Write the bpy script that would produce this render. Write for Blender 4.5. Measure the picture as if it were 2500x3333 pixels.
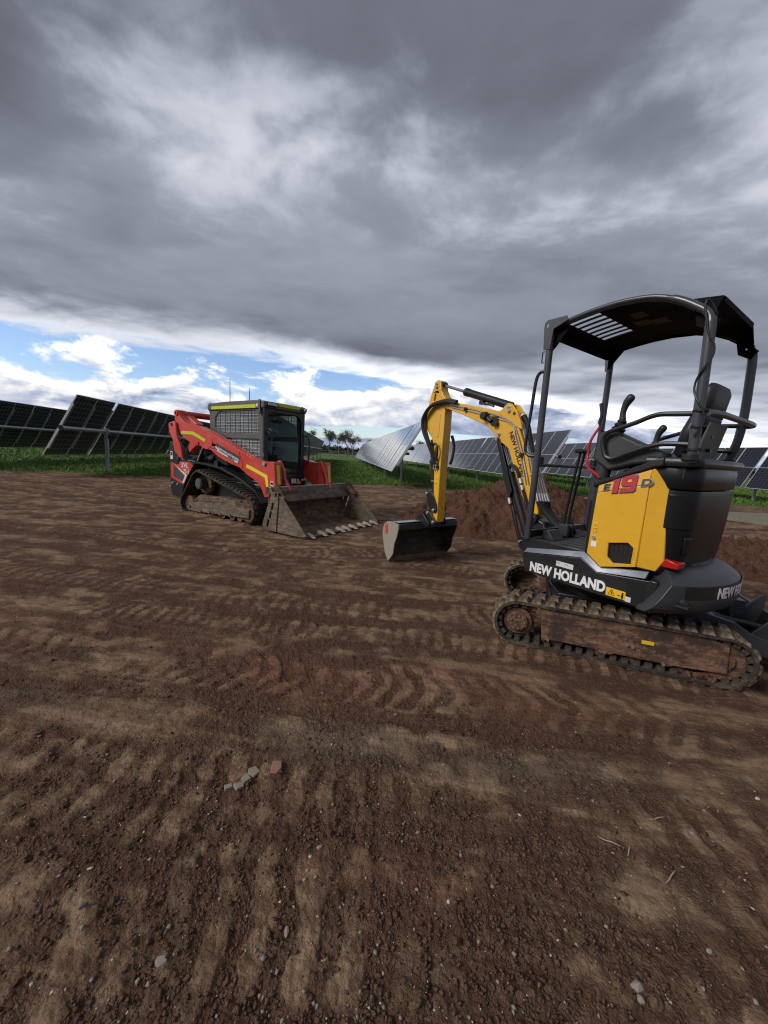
import bpy, bmesh, math, random
import numpy as np
from mathutils import Matrix, Vector
from mathutils.geometry import tessellate_polygon

scene = bpy.context.scene
for _o in list(bpy.data.objects):
    bpy.data.objects.remove(_o)
COL = scene.collection
R = math.radians
RNG = random.Random(7)

# ------------------------------------------------------------------ camera
CAM_H = 1.35
PITCH, ROLL = R(8.55), R(3.2)
cam_data = bpy.data.cameras.new('camera')
cam_data.sensor_fit = 'HORIZONTAL'
cam_data.sensor_width = 36.0
cam_data.lens = 18.0
cam_data.clip_start = 0.05
cam_data.clip_end = 6000.0
cam = bpy.data.objects.new('camera', cam_data)
COL.objects.link(cam)
cam.matrix_world = (Matrix.Translation((0, 0, CAM_H)) @ Matrix.Rotation(math.pi / 2 - PITCH, 4, 'X')
                    @ Matrix.Rotation(ROLL, 4, 'Z'))
scene.camera = cam

# ------------------------------------------------------------------ exposure
scene.view_settings.view_transform = 'Standard'
scene.view_settings.look = 'None'
scene.view_settings.exposure = 0.4
scene.view_settings.gamma = 1.0
scene.view_settings.use_curve_mapping = False
scene.render.engine = 'CYCLES'
scene.cycles.use_denoising = True
scene.cycles.filter_width = 1.15
scene.cycles.adaptive_threshold = 0.02
scene.cycles.diffuse_bounces = 3
scene.cycles.glossy_bounces = 3
scene.cycles.max_bounces = 6
scene.cycles.transparent_max_bounces = 16

# ------------------------------------------------------------------ node expression helper
class Sock:
    """A shader socket with arithmetic."""
    def __init__(self, nt, s):
        self.nt, self.s = nt, s
    def _m(self, op, *others):
        n = self.nt.nodes.new('ShaderNodeMath'); n.operation = op
        for i, o in enumerate((self,) + others):
            if isinstance(o, Sock): self.nt.links.new(o.s, n.inputs[i])
            else: n.inputs[i].default_value = float(o)
        return Sock(self.nt, n.outputs[0])
    def __add__(self, o): return self._m('ADD', o)
    __radd__ = __add__
    def __mul__(self, o): return self._m('MULTIPLY', o)
    __rmul__ = __mul__
    def __sub__(self, o): return self._m('SUBTRACT', o)
    def __rsub__(self, o): return (self * -1.0) + o
    def __truediv__(self, o): return self._m('DIVIDE', o)
    def pow(self, o): return self._m('POWER', o)
    def max(self, o): return self._m('MAXIMUM', o)
    def min(self, o): return self._m('MINIMUM', o)
    def abs(self): return self._m('ABSOLUTE')
    def sin(self): return self._m('SINE')
    def atan2(self, o): return self._m('ARCTAN2', o)
    def asin(self): return self._m('ARCSINE')

def sstep(x, a, b, lo=0.0, hi=1.0, kind='SMOOTHSTEP'):
    n = x.nt.nodes.new('ShaderNodeMapRange'); n.interpolation_type = kind; n.clamp = True
    x.nt.links.new(x.s, n.inputs['Value'])
    for k, v in (('From Min', a), ('From Max', b), ('To Min', lo), ('To Max', hi)):
        n.inputs[k].default_value = v
    return Sock(x.nt, n.outputs[0])

def combine(nt, x, y, z=0.0):
    n = nt.nodes.new('ShaderNodeCombineXYZ')
    for i, v in enumerate((x, y, z)):
        if isinstance(v, Sock): nt.links.new(v.s, n.inputs[i])
        else: n.inputs[i].default_value = v
    return Sock(nt, n.outputs[0])

def separate(v):
    n = v.nt.nodes.new('ShaderNodeSeparateXYZ'); v.nt.links.new(v.s, n.inputs[0])
    return [Sock(v.nt, n.outputs[i]) for i in range(3)]

def noise(v, scale, detail=4.0, rough=0.5, dist=0.0, lac=2.0, color=False):
    n = v.nt.nodes.new('ShaderNodeTexNoise')
    v.nt.links.new(v.s, n.inputs['Vector'])
    n.inputs['Scale'].default_value = scale
    n.inputs['Detail'].default_value = detail
    n.inputs['Roughness'].default_value = rough
    n.inputs['Distortion'].default_value = dist
    n.inputs['Lacunarity'].default_value = lac
    return Sock(v.nt, n.outputs['Color' if color else 'Fac'])

def voronoi(v, scale, feature='F1', rnd=1.0, out='Distance'):
    n = v.nt.nodes.new('ShaderNodeTexVoronoi'); n.feature = feature
    v.nt.links.new(v.s, n.inputs['Vector'])
    n.inputs['Scale'].default_value = scale
    n.inputs['Randomness'].default_value = rnd
    return Sock(v.nt, n.outputs[out])

def ramp(x, stops, interp='LINEAR'):
    n = x.nt.nodes.new('ShaderNodeValToRGB'); x.nt.links.new(x.s, n.inputs[0])
    cr = n.color_ramp; cr.interpolation = interp
    while len(cr.elements) < len(stops): cr.elements.new(0.5)
    for e, (p, c) in zip(cr.elements, stops):
        e.position = p
        e.color = (c, c, c, 1) if not hasattr(c, '__len__') else (*c[:3], 1)
    return Sock(x.nt, n.outputs[0])

def mixc(f, a, b, nt=None, blend='MIX'):
    nt = nt or f.nt
    n = nt.nodes.new('ShaderNodeMix'); n.data_type = 'RGBA'; n.blend_type = blend
    for idx, v in ((0, f), (6, a), (7, b)):
        if isinstance(v, Sock): nt.links.new(v.s, n.inputs[idx])
        elif idx == 0: n.inputs[0].default_value = v
        else: n.inputs[idx].default_value = (*v[:3], 1)
    return Sock(nt, n.outputs[2])

# ------------------------------------------------------------------ world: broken overcast
SUN_AZ, SUN_EL = R(246), R(36)      # azimuth clockwise from +Y: to the left of the camera, a little behind
world = bpy.data.worlds.new('World'); scene.world = world
world.use_nodes = True
world.cycles.sampling_method = 'MANUAL'
world.cycles.sample_map_resolution = 512
wn = world.node_tree; wn.nodes.clear()
w_out = wn.nodes.new('ShaderNodeOutputWorld')
w_bg = wn.nodes.new('ShaderNodeBackground'); w_bg.inputs['Strength'].default_value = 0.105
wn.links.new(w_bg.outputs[0], w_out.inputs[0])
w_sky = wn.nodes.new('ShaderNodeTexSky'); w_sky.sky_type = 'NISHITA'
w_sky.sun_disc = False
w_sky.sun_elevation = SUN_EL
w_sky.sun_rotation = SUN_AZ
w_sky.air_density = 1.0; w_sky.dust_density = 0.6; w_sky.ozone_density = 1.2
w_tc = wn.nodes.new('ShaderNodeTexCoord')
wd = Sock(wn, w_tc.outputs['Generated'])
wx, wy, wz = separate(wd)
zc = wz.max(0.0)
px = wx / (zc + 0.05); py = wy / (zc + 0.05)
# --- the grey deck: a flat layer seen in perspective, its far edge ahead
P = combine(wn, px * 0.8, py, 0.0)
warp = noise(P, 0.6, 2, 0.5, color=True)
wvx, wvy, wvz = separate(warp)
Pw = combine(wn, px * 0.8 + (wvx - 0.5) * 0.8, py + (wvy - 0.5) * 0.8, 3.7)
n_lo = noise(Pw, 0.8, 3, 0.5)
n_mid = noise(Pw, 1.8, 4, 0.52, 0.1)
n_hi = noise(combine(wn, px + (wvx - 0.5) * 0.6, py * 1.1 + (wvy - 0.5) * 0.6, 9.0), 5.2, 4, 0.6, 0.2)
puff = (n_mid - 0.5).abs() * 2.0
q = py - px * 0.48
qn = py + px * 0.06 + (n_lo - 0.5) * 1.5 + (n_mid - 0.5) * 0.55
band = ramp((qn + 0.8) / 6.0, [(0.0, 0.25), (0.22, 0.165), (0.295, 0.140), (0.335, 0.18), (0.37, 0.255), (0.44, 0.235),
                               (0.50, 0.225), (0.58, 0.205), (0.66, 0.165), (0.71, 0.23), (0.77, 0.38), (0.86, 0.50), (1.0, 0.6)], 'EASE')
brk = sstep(n_mid * 0.6 + n_hi * 0.2 + n_lo * 0.3, 0.53, 0.68) * sstep((qn - 1.35).abs(), 0.75, 0.15)
detail = (n_mid - 0.5) * 0.55 + (n_hi - 0.5) * 0.13 + (n_lo - 0.5) * 0.45 - puff * 0.10
edge_glow = sstep(q + (n_mid - 0.5) * 1.4 + (n_lo - 0.5) * 1.0, 3.2, 4.1) * 0.42
deck_v = band * (1.0 + detail * 1.6) + brk * 0.22 + edge_glow
deck_c = mixc(sstep(deck_v, 0.10, 0.55), (0.875, 0.955, 1.18), (0.93, 0.975, 1.09))
wv = wn.nodes.new('ShaderNodeVectorMath'); wv.operation = 'SCALE'
wn.links.new(deck_c.s, wv.inputs[0]); wn.links.new((deck_v * 10.0).s, wv.inputs['Scale'])
deck_rgb = Sock(wn, wv.outputs[0])
deck_edge = q + (n_lo - 0.5) * 1.1 + (n_mid - 0.5) * 1.5 + (n_hi - 0.5) * 0.5
deck_cov = sstep(deck_edge, 4.02, 4.45, 1.0, 0.0)
# --- cumulus bank standing on the horizon beyond the edge
az = wx.atan2(wy); el = wz.asin()
def cum(dz):
    e2 = el + dz
    A = combine(wn, az * 1.0, e2 * 2.0, 1.3)
    a = noise(A, 7.5, 6, 0.58, 0.25)
    b = noise(A, 3.0, 2, 0.5, 0.0)
    return a, b
a0, b0 = cum(0.0)
a1, b1 = cum(0.016)
bank_h = 0.172 + (b0 - 0.5) * 0.15 + sstep(az, -0.22, 0.12) * 0.055
dens = (bank_h - el) * 9.0 + (a0 - 0.5) * 2.6
dens_up = (bank_h - el - 0.016) * 9.0 + (a1 - 0.5) * 2.6
slit = sstep((el - (0.052 + (b0 - 0.5) * 0.05)).abs(), 0.006, 0.022) + sstep(az, 0.06, 0.2) * 0.5 + sstep(az, -0.22, -0.36) * 0.9
slit = slit.min(1.0)
cum_cov = sstep(dens, 0.05, 0.34) * sstep(slit + (a0 - 0.5) * 1.4, 0.3, 0.62)
lit = sstep(dens_up, 1.15, -0.25)
body = sstep(b1 * 0.6 + a1 * 0.4, 0.44, 0.62)
cum_v = 0.38 + body * 0.24 + lit * 0.46 + (a0 - a1) * 1.4
cum_v = cum_v.max(0.24).min(0.9)
cum_col = mixc(sstep(cum_v, 0.28, 0.72), (0.72, 0.86, 1.22), (1.0, 1.0, 1.0))
cs = wn.nodes.new('ShaderNodeVectorMath'); cs.operation = 'SCALE'
wn.links.new(cum_col.s, cs.inputs[0]); wn.links.new((cum_v * 10.0).s, cs.inputs['Scale'])
# --- high thin streaks across the blue
streak = noise(combine(wn, az * 1.2 + el * 1.6, el * 9.0 + az * 1.2, 6.0), 3.2, 7, 0.6, 0.5)
st_cov = sstep(streak, 0.56, 0.72) * 0.85
sky_s = wn.nodes.new('ShaderNodeVectorMath'); sky_s.operation = 'MULTIPLY'
wn.links.new(w_sky.outputs[0], sky_s.inputs[0]); sky_s.inputs[1].default_value = (0.95, 1.02, 1.20)
c1 = mixc(st_cov, Sock(wn, sky_s.outputs[0]), (8.2, 8.4, 8.8))
c2 = mixc(cum_cov, c1, Sock(wn, cs.outputs[0]))
c3 = mixc(deck_cov, c2, deck_rgb)
c4 = mixc(sstep(wz, -0.02, 0.0), (1.2, 1.2, 1.2), c3)
wn.links.new(c4.s, w_bg.inputs['Color'])

# ------------------------------------------------------------------ sun, veiled by the deck
sun_data = bpy.data.lights.new('sun', 'SUN')
sun_data.energy = 2.0
sun_data.angle = R(25)
sun_data.color = (1.0, 0.96, 0.9)
sun = bpy.data.objects.new('sun', sun_data); COL.objects.link(sun)
_sd = Vector((math.sin(SUN_AZ) * math.cos(SUN_EL), math.cos(SUN_AZ) * math.cos(SUN_EL), math.sin(SUN_EL)))
sun.rotation_euler = _sd.to_track_quat('Z', 'Y').to_euler()
sun.location = (-20, -20, 30)

# ------------------------------------------------------------------ materials
MATS = {}
def principled(name):
    m = bpy.data.materials.new(name); m.use_nodes = True
    nt = m.node_tree
    b = nt.nodes['Principled BSDF']
    MATS[name] = m
    return m, nt, b

def objcoord(nt, scale=None):
    n = nt.nodes.new('ShaderNodeTexCoord')
    return Sock(nt, n.outputs['Object'])

def worldpos(nt):
    n = nt.nodes.new('ShaderNodeNewGeometry')
    return Sock(nt, n.outputs['Position'])

def set_in(nt, b, key, v):
    if isinstance(v, Sock): nt.links.new(v.s, b.inputs[key])
    elif hasattr(v, '__len__'): b.inputs[key].default_value = (*v[:3], 1)
    else: b.inputs[key].default_value = v

def bump(nt, b, h, strength=0.3, dist=0.01):
    n = nt.nodes.new('ShaderNodeBump')
    n.inputs['Strength'].default_value = strength
    n.inputs['Distance'].default_value = dist
    nt.links.new(h.s, n.inputs['Height'])
    nt.links.new(n.outputs[0], b.inputs['Normal'])

def paint(name, col, rough=0.35, dust=0.25, dust_col=(0.22, 0.15, 0.10), spec=0.5, coat=0.0, metal=0.0, grain=60.0, bumps=0.05):
    """Painted or moulded surface with patchy dust and small scuffs."""
    m, nt, b = principled(name)
    p = objcoord(nt)
    n1 = noise(p, 3.0, 5, 0.6)
    n2 = noise(p, grain, 3, 0.6)
    f = sstep(n1 * 0.75 + n2 * 0.25, 0.42, 0.78) * dust
    var = mixc(sstep(n1, 0.3, 0.7), tuple(c * 0.92 for c in col), tuple(min(1, c * 1.05) for c in col))
    set_in(nt, b, 'Base Color', mixc(f, var, dust_col))
    set_in(nt, b, 'Roughness', (n1 * 0.25 + f * 0.5 + (rough - 0.12)).min(0.95).max(0.05))
    set_in(nt, b, 'Metallic', metal)
    b.inputs['Specular IOR Level'].default_value = spec
    b.inputs['Coat Weight'].default_value = coat
    b.inputs['Coat Roughness'].default_value = 0.12
    if bumps: bump(nt, b, n2, bumps, 0.004)
    return m

paint('yellow', (0.72, 0.395, 0.025), 0.28, 0.10, (0.55, 0.36, 0.14), coat=0.5)
paint('red', (0.55, 0.046, 0.028), 0.32, 0.5, (0.42, 0.155, 0.125), coat=0.15)
paint('red_glossy', (0.40, 0.006, 0.006), 0.3, 0.05)
paint('charcoal', (0.014, 0.0145, 0.0165), 0.34, 0.14, (0.10, 0.085, 0.07))
paint('charcoal_hood', (0.0065, 0.0068, 0.008), 0.32, 0.05, (0.04, 0.036, 0.033), spec=0.35, grain=220, bumps=0.18)
paint('weight_grey', (0.034, 0.036, 0.042), 0.40, 0.22, (0.11, 0.10, 0.09), grain=160, bumps=0.1)
paint('cab_grey', (0.088, 0.085, 0.084), 0.5, 0.4, (0.18, 0.15, 0.13))
paint('black_steel', (0.014, 0.014, 0.016), 0.34, 0.12, (0.09, 0.08, 0.07))
paint('canopy_black', (0.003, 0.003, 0.0033), 0.60, 0.04, (0.01, 0.01, 0.01), spec=0.08)
paint('rops_steel', (0.048, 0.048, 0.058), 0.30, 0.06, (0.09, 0.08, 0.08), spec=0.6)
paint('hose', (0.010, 0.010, 0.011), 0.45, 0.12, (0.08, 0.07, 0.06))
paint('plastic', (0.030, 0.031, 0.033), 0.5, 0.15, (0.10, 0.09, 0.08))
paint('seat_vinyl', (0.022, 0.022, 0.024), 0.45, 0.1, (0.07, 0.07, 0.07))
paint('chrome', (0.62, 0.63, 0.65), 0.16, 0.05, metal=1.0)
paint('zinc', (0.62, 0.62, 0.60), 0.35, 0.1, metal=0.9)
paint('trim_silver', (0.34, 0.36, 0.40), 0.24, 0.12, (0.3, 0.29, 0.28), metal=0.75)
paint('galvanised', (0.42, 0.44, 0.45), 0.45, 0.15, (0.3, 0.29, 0.27), metal=0.6)
paint('aluminium', (0.60, 0.61, 0.62), 0.35, 0.0, metal=0.7)
paint('mud_red', (0.115, 0.058, 0.038), 0.95, 0.8, (0.15, 0.09, 0.06), spec=0.1, grain=40, bumps=0.5)
paint('tooth_steel', (0.38, 0.33, 0.27), 0.55, 0.4, (0.3, 0.22, 0.15), metal=0.3)
paint('bucket_pale', (0.29, 0.26, 0.215), 0.6, 0.6, (0.22, 0.17, 0.12), grain=40)
paint('tape_yellow', (0.52, 0.60, 0.02), 0.5, 0.06)
paint('tape_amber', (0.80, 0.60, 0.02), 0.5, 0.06)
paint('decal_yellow', (0.78, 0.46, 0.02), 0.4, 0.05)
paint('white', (0.75, 0.75, 0.75), 0.45, 0.06)
paint('decal_white', (0.62, 0.62, 0.62), 0.45, 0.2, (0.3, 0.28, 0.26))
paint('decal_silver', (0.36, 0.37, 0.40), 0.35, 0.1, metal=0.3)
paint('decal_red', (0.42, 0.02, 0.03), 0.35, 0.05)
paint('decal_black', (0.012, 0.012, 0.013), 0.4, 0.1)
paint('decal_brown', (0.055, 0.022, 0.012), 0.5, 0.1)
paint('decal_dark', (0.045, 0.040, 0.042), 0.45, 0.3, (0.2, 0.16, 0.14))
paint('lamp_lens', (0.55, 0.56, 0.57), 0.2, 0.2, (0.35, 0.33, 0.3))
paint('cable_red', (0.42, 0.010, 0.02), 0.4, 0.0)
paint('wood_post', (0.30, 0.24, 0.18), 0.85, 0.3)
paint('rock_pale', (0.25, 0.21, 0.175), 0.9, 0.5, (0.17, 0.12, 0.085), spec=0.2, grain=90, bumps=0.4)
paint('rock_red', (0.24, 0.13, 0.095), 0.9, 0.5, (0.17, 0.11, 0.08), spec=0.2, grain=90, bumps=0.4)
paint('quartz', (0.44, 0.40, 0.34), 0.8, 0.8, (0.24, 0.18, 0.135), grain=120, bumps=0.2)
paint('bark', (0.16, 0.13, 0.11), 0.9, 0.4)
paint('straw', (0.36, 0.29, 0.19), 0.8, 0.3)

def muddy(name, steel, mud, dry, amt=0.8, rough=0.85):
    """Worn steel or rubber with caked and dried mud in blots, runs and specks."""
    m, nt, b = principled(name)
    p = objcoord(nt)
    x, y, z = separate(p)
    n1 = noise(p, 5.0, 5, 0.65); n2 = noise(combine(nt, x * 3.0, y * 3.0, z * 11.0), 2.2, 5, 0.65)
    n3 = noise(p, 38.0, 4, 0.65); v1 = voronoi(p, 30.0); v2 = voronoi(p, 85.0)
    f1 = sstep(n1 * 0.6 + n2 * 0.4 + (n3 - 0.5) * 0.25, 0.40, 0.56) * amt
    col = mixc(f1, steel, mud)
    f2 = sstep(n2 * 0.5 + n3 * 0.3 + n1 * 0.2, 0.48, 0.64) * amt
    col = mixc(f2, col, dry)
    spl = sstep(v1, 0.26, 0.14) * sstep(n1, 0.45, 0.6)
    col = mixc(spl * 0.6, col, dry)
    col = mixc(sstep(v2, 0.30, 0.15) * 0.3, col, tuple(c * 0.55 for c in mud))
    set_in(nt, b, 'Base Color', col)
    set_in(nt, b, 'Roughness', f1 * (0.95 - rough) + rough)
    b.inputs['Specular IOR Level'].default_value = 0.25
    bump(nt, b, f1 * 0.8 + f2 * 0.5 + n3 * 0.5 + spl * 0.4, 0.6, 0.006)
    return m

def _glass(name, tint, alpha, film=(0.02, 0.03, 0.03)):
    m, nt, b = principled(name)
    p = objcoord(nt)
    n1 = noise(p, 4.0, 4, 0.6)
    set_in(nt, b, 'Base Color', film)
    b.inputs['Roughness'].default_value = 0.06
    mixer = nt.nodes.new('ShaderNodeMixShader')
    tr = nt.nodes.new('ShaderNodeBsdfTransparent'); tr.inputs[0].default_value = (*tint, 1)
    out = nt.nodes['Material Output']
    nt.links.new((n1 * 0.14 + alpha).s, mixer.inputs[0])
    nt.links.new(tr.outputs[0], mixer.inputs[1]); nt.links.new(b.outputs[0], mixer.inputs[2])
    nt.links.new(mixer.outputs[0], out.inputs[0])
muddy('track_frame', (0.050, 0.034, 0.028), (0.150, 0.078, 0.048), (0.235, 0.142, 0.092), 0.95)
muddy('rubber_muddy', (0.060, 0.047, 0.036), (0.150, 0.104, 0.068), (0.250, 0.182, 0.122), 0.95)
muddy('rubber', (0.024, 0.022, 0.020), (0.062, 0.047, 0.035), (0.140, 0.104, 0.074), 0.75)
muddy('bucket_steel', (0.100, 0.080, 0.064), (0.165, 0.122, 0.086), (0.255, 0.196, 0.142), 0.9, 0.7)
muddy('bucket_inner', (0.060, 0.044, 0.035), (0.135, 0.082, 0.048), (0.225, 0.140, 0.082), 0.95, 0.75)
muddy('bucket_black', (0.018, 0.017, 0.017), (0.075, 0.050, 0.034), (0.130, 0.090, 0.060), 0.7, 0.5)
_glass('cab_glass', (0.82, 0.92, 0.91), 0.03)
_glass('sky_sheen_window', (0.80, 0.86, 0.86), 0.50, (0.80, 0.85, 0.86))  # pale film colours in the bright sky reflection on the side panes

# module front: dark cells under glass, fine white ribbon lines
def _module(name, back):
    m, nt, b = principled(name)
    x, y, z = separate(objcoord(nt))
    def lines(v, pitch, w):
        f = (v / pitch)._m('FRACT')
        return sstep((f - 0.5).abs(), 0.5 - w / pitch, 0.5 - w / pitch * 0.5)
    g = lines(x, 0.182, 0.016 if back else 0.010).max(lines(y, 0.182 if back else 0.091, 0.016 if back else 0.008))
    n1 = noise(objcoord(nt), 2.0, 4, 0.6)
    if back:
        set_in(nt, b, 'Base Color', mixc(g * 0.8, (0.006, 0.007, 0.017), (0.20, 0.20, 0.22)))
        b.inputs['Roughness'].default_value = 0.32
    else:
        mid = sstep(y.abs(), 0.012, 0.007)
        set_in(nt, b, 'Base Color', mixc((g * 0.09).max(mid * 0.9), (0.010, 0.011, 0.020), (0.45, 0.45, 0.47)))
        set_in(nt, b, 'Roughness', n1 * 0.06 + 0.10)
        b.inputs['IOR'].default_value = 1.5
_module('module_front', False)
_module('module_back', True)

# soil: colour by soil type stored on the mesh (loose / red / pale), fine grain from noise
def _soil(name, attr):
    m, nt, b = principled(name)
    p = worldpos(nt)
    a = nt.nodes.new('ShaderNodeAttribute'); a.attribute_name = 'soil'
    loose, red, pale = separate(Sock(nt, a.outputs['Color']))
    g = nt.nodes.new('ShaderNodeAttribute'); g.attribute_name = 'grassy'
    gr = Sock(nt, g.outputs['Fac'])
    n_big = noise(p, 1.4, 6, 0.62)
    n_mid = noise(p, 9.0, 6, 0.65)
    n_fine = noise(p, 75.0, 5, 0.65)
    n_grit = voronoi(p, 130.0)
    n_clod = voronoi(p, 48.0)
    lf = sstep(loose + (n_mid - 0.5) * 1.1 + (n_fine - 0.5) * 0.9, 0.12, 0.95)
    px_, py_, pz_ = separate(p)
    n_str = noise(combine(nt, px_ * 1.1 + py_ * 0.5, py_ * 11.0 + px_ * 2.2, 0.0), 1.3, 5, 0.68)
    n_st2 = noise(combine(nt, px_ * 2.4 - py_ * 0.7, py_ * 24.0 + px_ * 1.2, 4.0), 1.2, 4, 0.65)
    n_c = noise(p, 20.0, 4, 0.65)
    col = mixc(lf, (0.272, 0.178, 0.110), (0.112, 0.058, 0.034))
    col = mixc(sstep(n_str, 0.44, 0.62) * 0.6, col, (0.096, 0.051, 0.031))
    col = mixc(sstep(n_str, 0.48, 0.34) * 0.45, col, (0.300, 0.208, 0.138))
    col = mixc(sstep(n_st2, 0.55, 0.70) * 0.5, col, (0.288, 0.198, 0.132))
    col = mixc(sstep(n_st2, 0.46, 0.32) * 0.5, col, (0.084, 0.047, 0.030))
    col = mixc(sstep(n_big, 0.40, 0.7) * 0.35, col, (0.152, 0.088, 0.054))
    col = mixc(sstep(n_c, 0.50, 0.64) * 0.45, col, (0.078, 0.041, 0.025))
    col = mixc(sstep(n_c, 0.44, 0.32) * 0.30, col, (0.300, 0.208, 0.138))
    rf = sstep(red + (n_mid - 0.5) * 0.7 + (n_fine - 0.5) * 0.4, 0.42, 1.05) * 0.6
    col = mixc(rf, col, (0.205, 0.090, 0.058))
    pf = sstep(pale + (n_mid - 0.5) * 0.9 + (n_fine - 0.5) * 0.7, 0.45, 1.15) * 0.55
    col = mixc(pf, col, (0.215, 0.180, 0.130))
    dark = sstep(n_clod * 0.6 + n_grit * 0.4, 0.15, 0.62)
    col = mixc(dark * (lf * 0.55 + 0.12), col, (0.060, 0.032, 0.021))
    col = mixc(sstep(n_fine, 0.54, 0.76) * 0.4, col, (0.235, 0.165, 0.115))
    chip = sstep(voronoi(p, 55.0), 0.085, 0.06) * sstep(noise(p, 3.1, 2, 0.5), 0.5, 0.62) * sstep(noise(p, 31.0, 1, 0.5), 0.52, 0.6)
    col = mixc(chip * 0.8, col, (0.42, 0.38, 0.32))
    n_g = noise(p, 0.6, 5, 0.6); n_g2 = noise(p, 5.0, 4, 0.6)
    gcol = mixc(sstep(n_g * 0.6 + n_g2 * 0.4, 0.38, 0.66), (0.050, 0.098, 0.018), (0.110, 0.160, 0.042))
    col = mixc(sstep(gr + (n_mid - 0.5) * 0.6, 0.35, 0.65), col, gcol)
    set_in(nt, b, 'Base Color', col)
    b.inputs['Roughness'].default_value = 0.95
    b.inputs['Specular IOR Level'].default_value = 0.15
    hgt = n_fine * 0.6 + (1.0 - n_grit) * (lf * 0.5 + 0.12) + (1.0 - n_clod) * lf * 0.7 + n_c * 0.8 + n_mid * 0.7 + n_str * 0.35
    bump(nt, b, hgt, 0.95, 0.014)
    return m
_soil('soil', 'soil')

def _heap(name, c0, c1, c2):
    m, nt, b = principled(name)
    p = worldpos(nt)
    n1 = noise(p, 2.2, 5, 0.6); n2 = noise(p, 22.0, 6, 0.65); v1 = voronoi(p, 26.0); v2 = voronoi(p, 70.0)
    col = mixc(sstep(n1 * 0.5 + n2 * 0.5, 0.36, 0.66), c0, c1)
    col = mixc(sstep(v1 * 0.6 + v2 * 0.4, 0.2, 0.6) * 0.6, col, c2)
    set_in(nt, b, 'Base Color', col)
    b.inputs['Roughness'].default_value = 0.95
    b.inputs['Specular IOR Level'].default_value = 0.12
    bump(nt, b, n2 * 0.7 + (1.0 - v1) * 0.8 + (1.0 - v2) * 0.5, 0.85, 0.025)
_heap('heap_soil', (0.105, 0.050, 0.031), (0.165, 0.086, 0.055), (0.058, 0.028, 0.018))
_heap('clod_soil', (0.110, 0.066, 0.044), (0.185, 0.122, 0.084), (0.075, 0.042, 0.028))
_heap('gravel_pale', (0.21, 0.20, 0.15), (0.27, 0.26, 0.20), (0.17, 0.15, 0.11))

def _leaf(name, c0, c1, c2, scale=0.8):
    m, nt, b = principled(name)
    p = worldpos(nt)
    n1 = noise(p, scale, 4, 0.6); n2 = noise(p, scale * 9, 3, 0.6)
    col = mixc(sstep(n1, 0.35, 0.65), c0, c1)
    col = mixc(sstep(n2, 0.55, 0.75) * 0.6, col, c2)
    set_in(nt, b, 'Base Color', col)
    b.inputs['Roughness'].default_value = 0.6
    b.inputs['Specular IOR Level'].default_value = 0.25
_leaf('grass_blade', (0.065, 0.135, 0.018), (0.125, 0.200, 0.038), (0.22, 0.24, 0.08))
_leaf('gum_leaf', (0.060, 0.066, 0.042), (0.105, 0.108, 0.070), (0.15, 0.145, 0.10), 0.5)
_leaf('far_wood', (0.026, 0.036, 0.020), (0.050, 0.062, 0.034), (0.07, 0.08, 0.05), 0.2)

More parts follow.
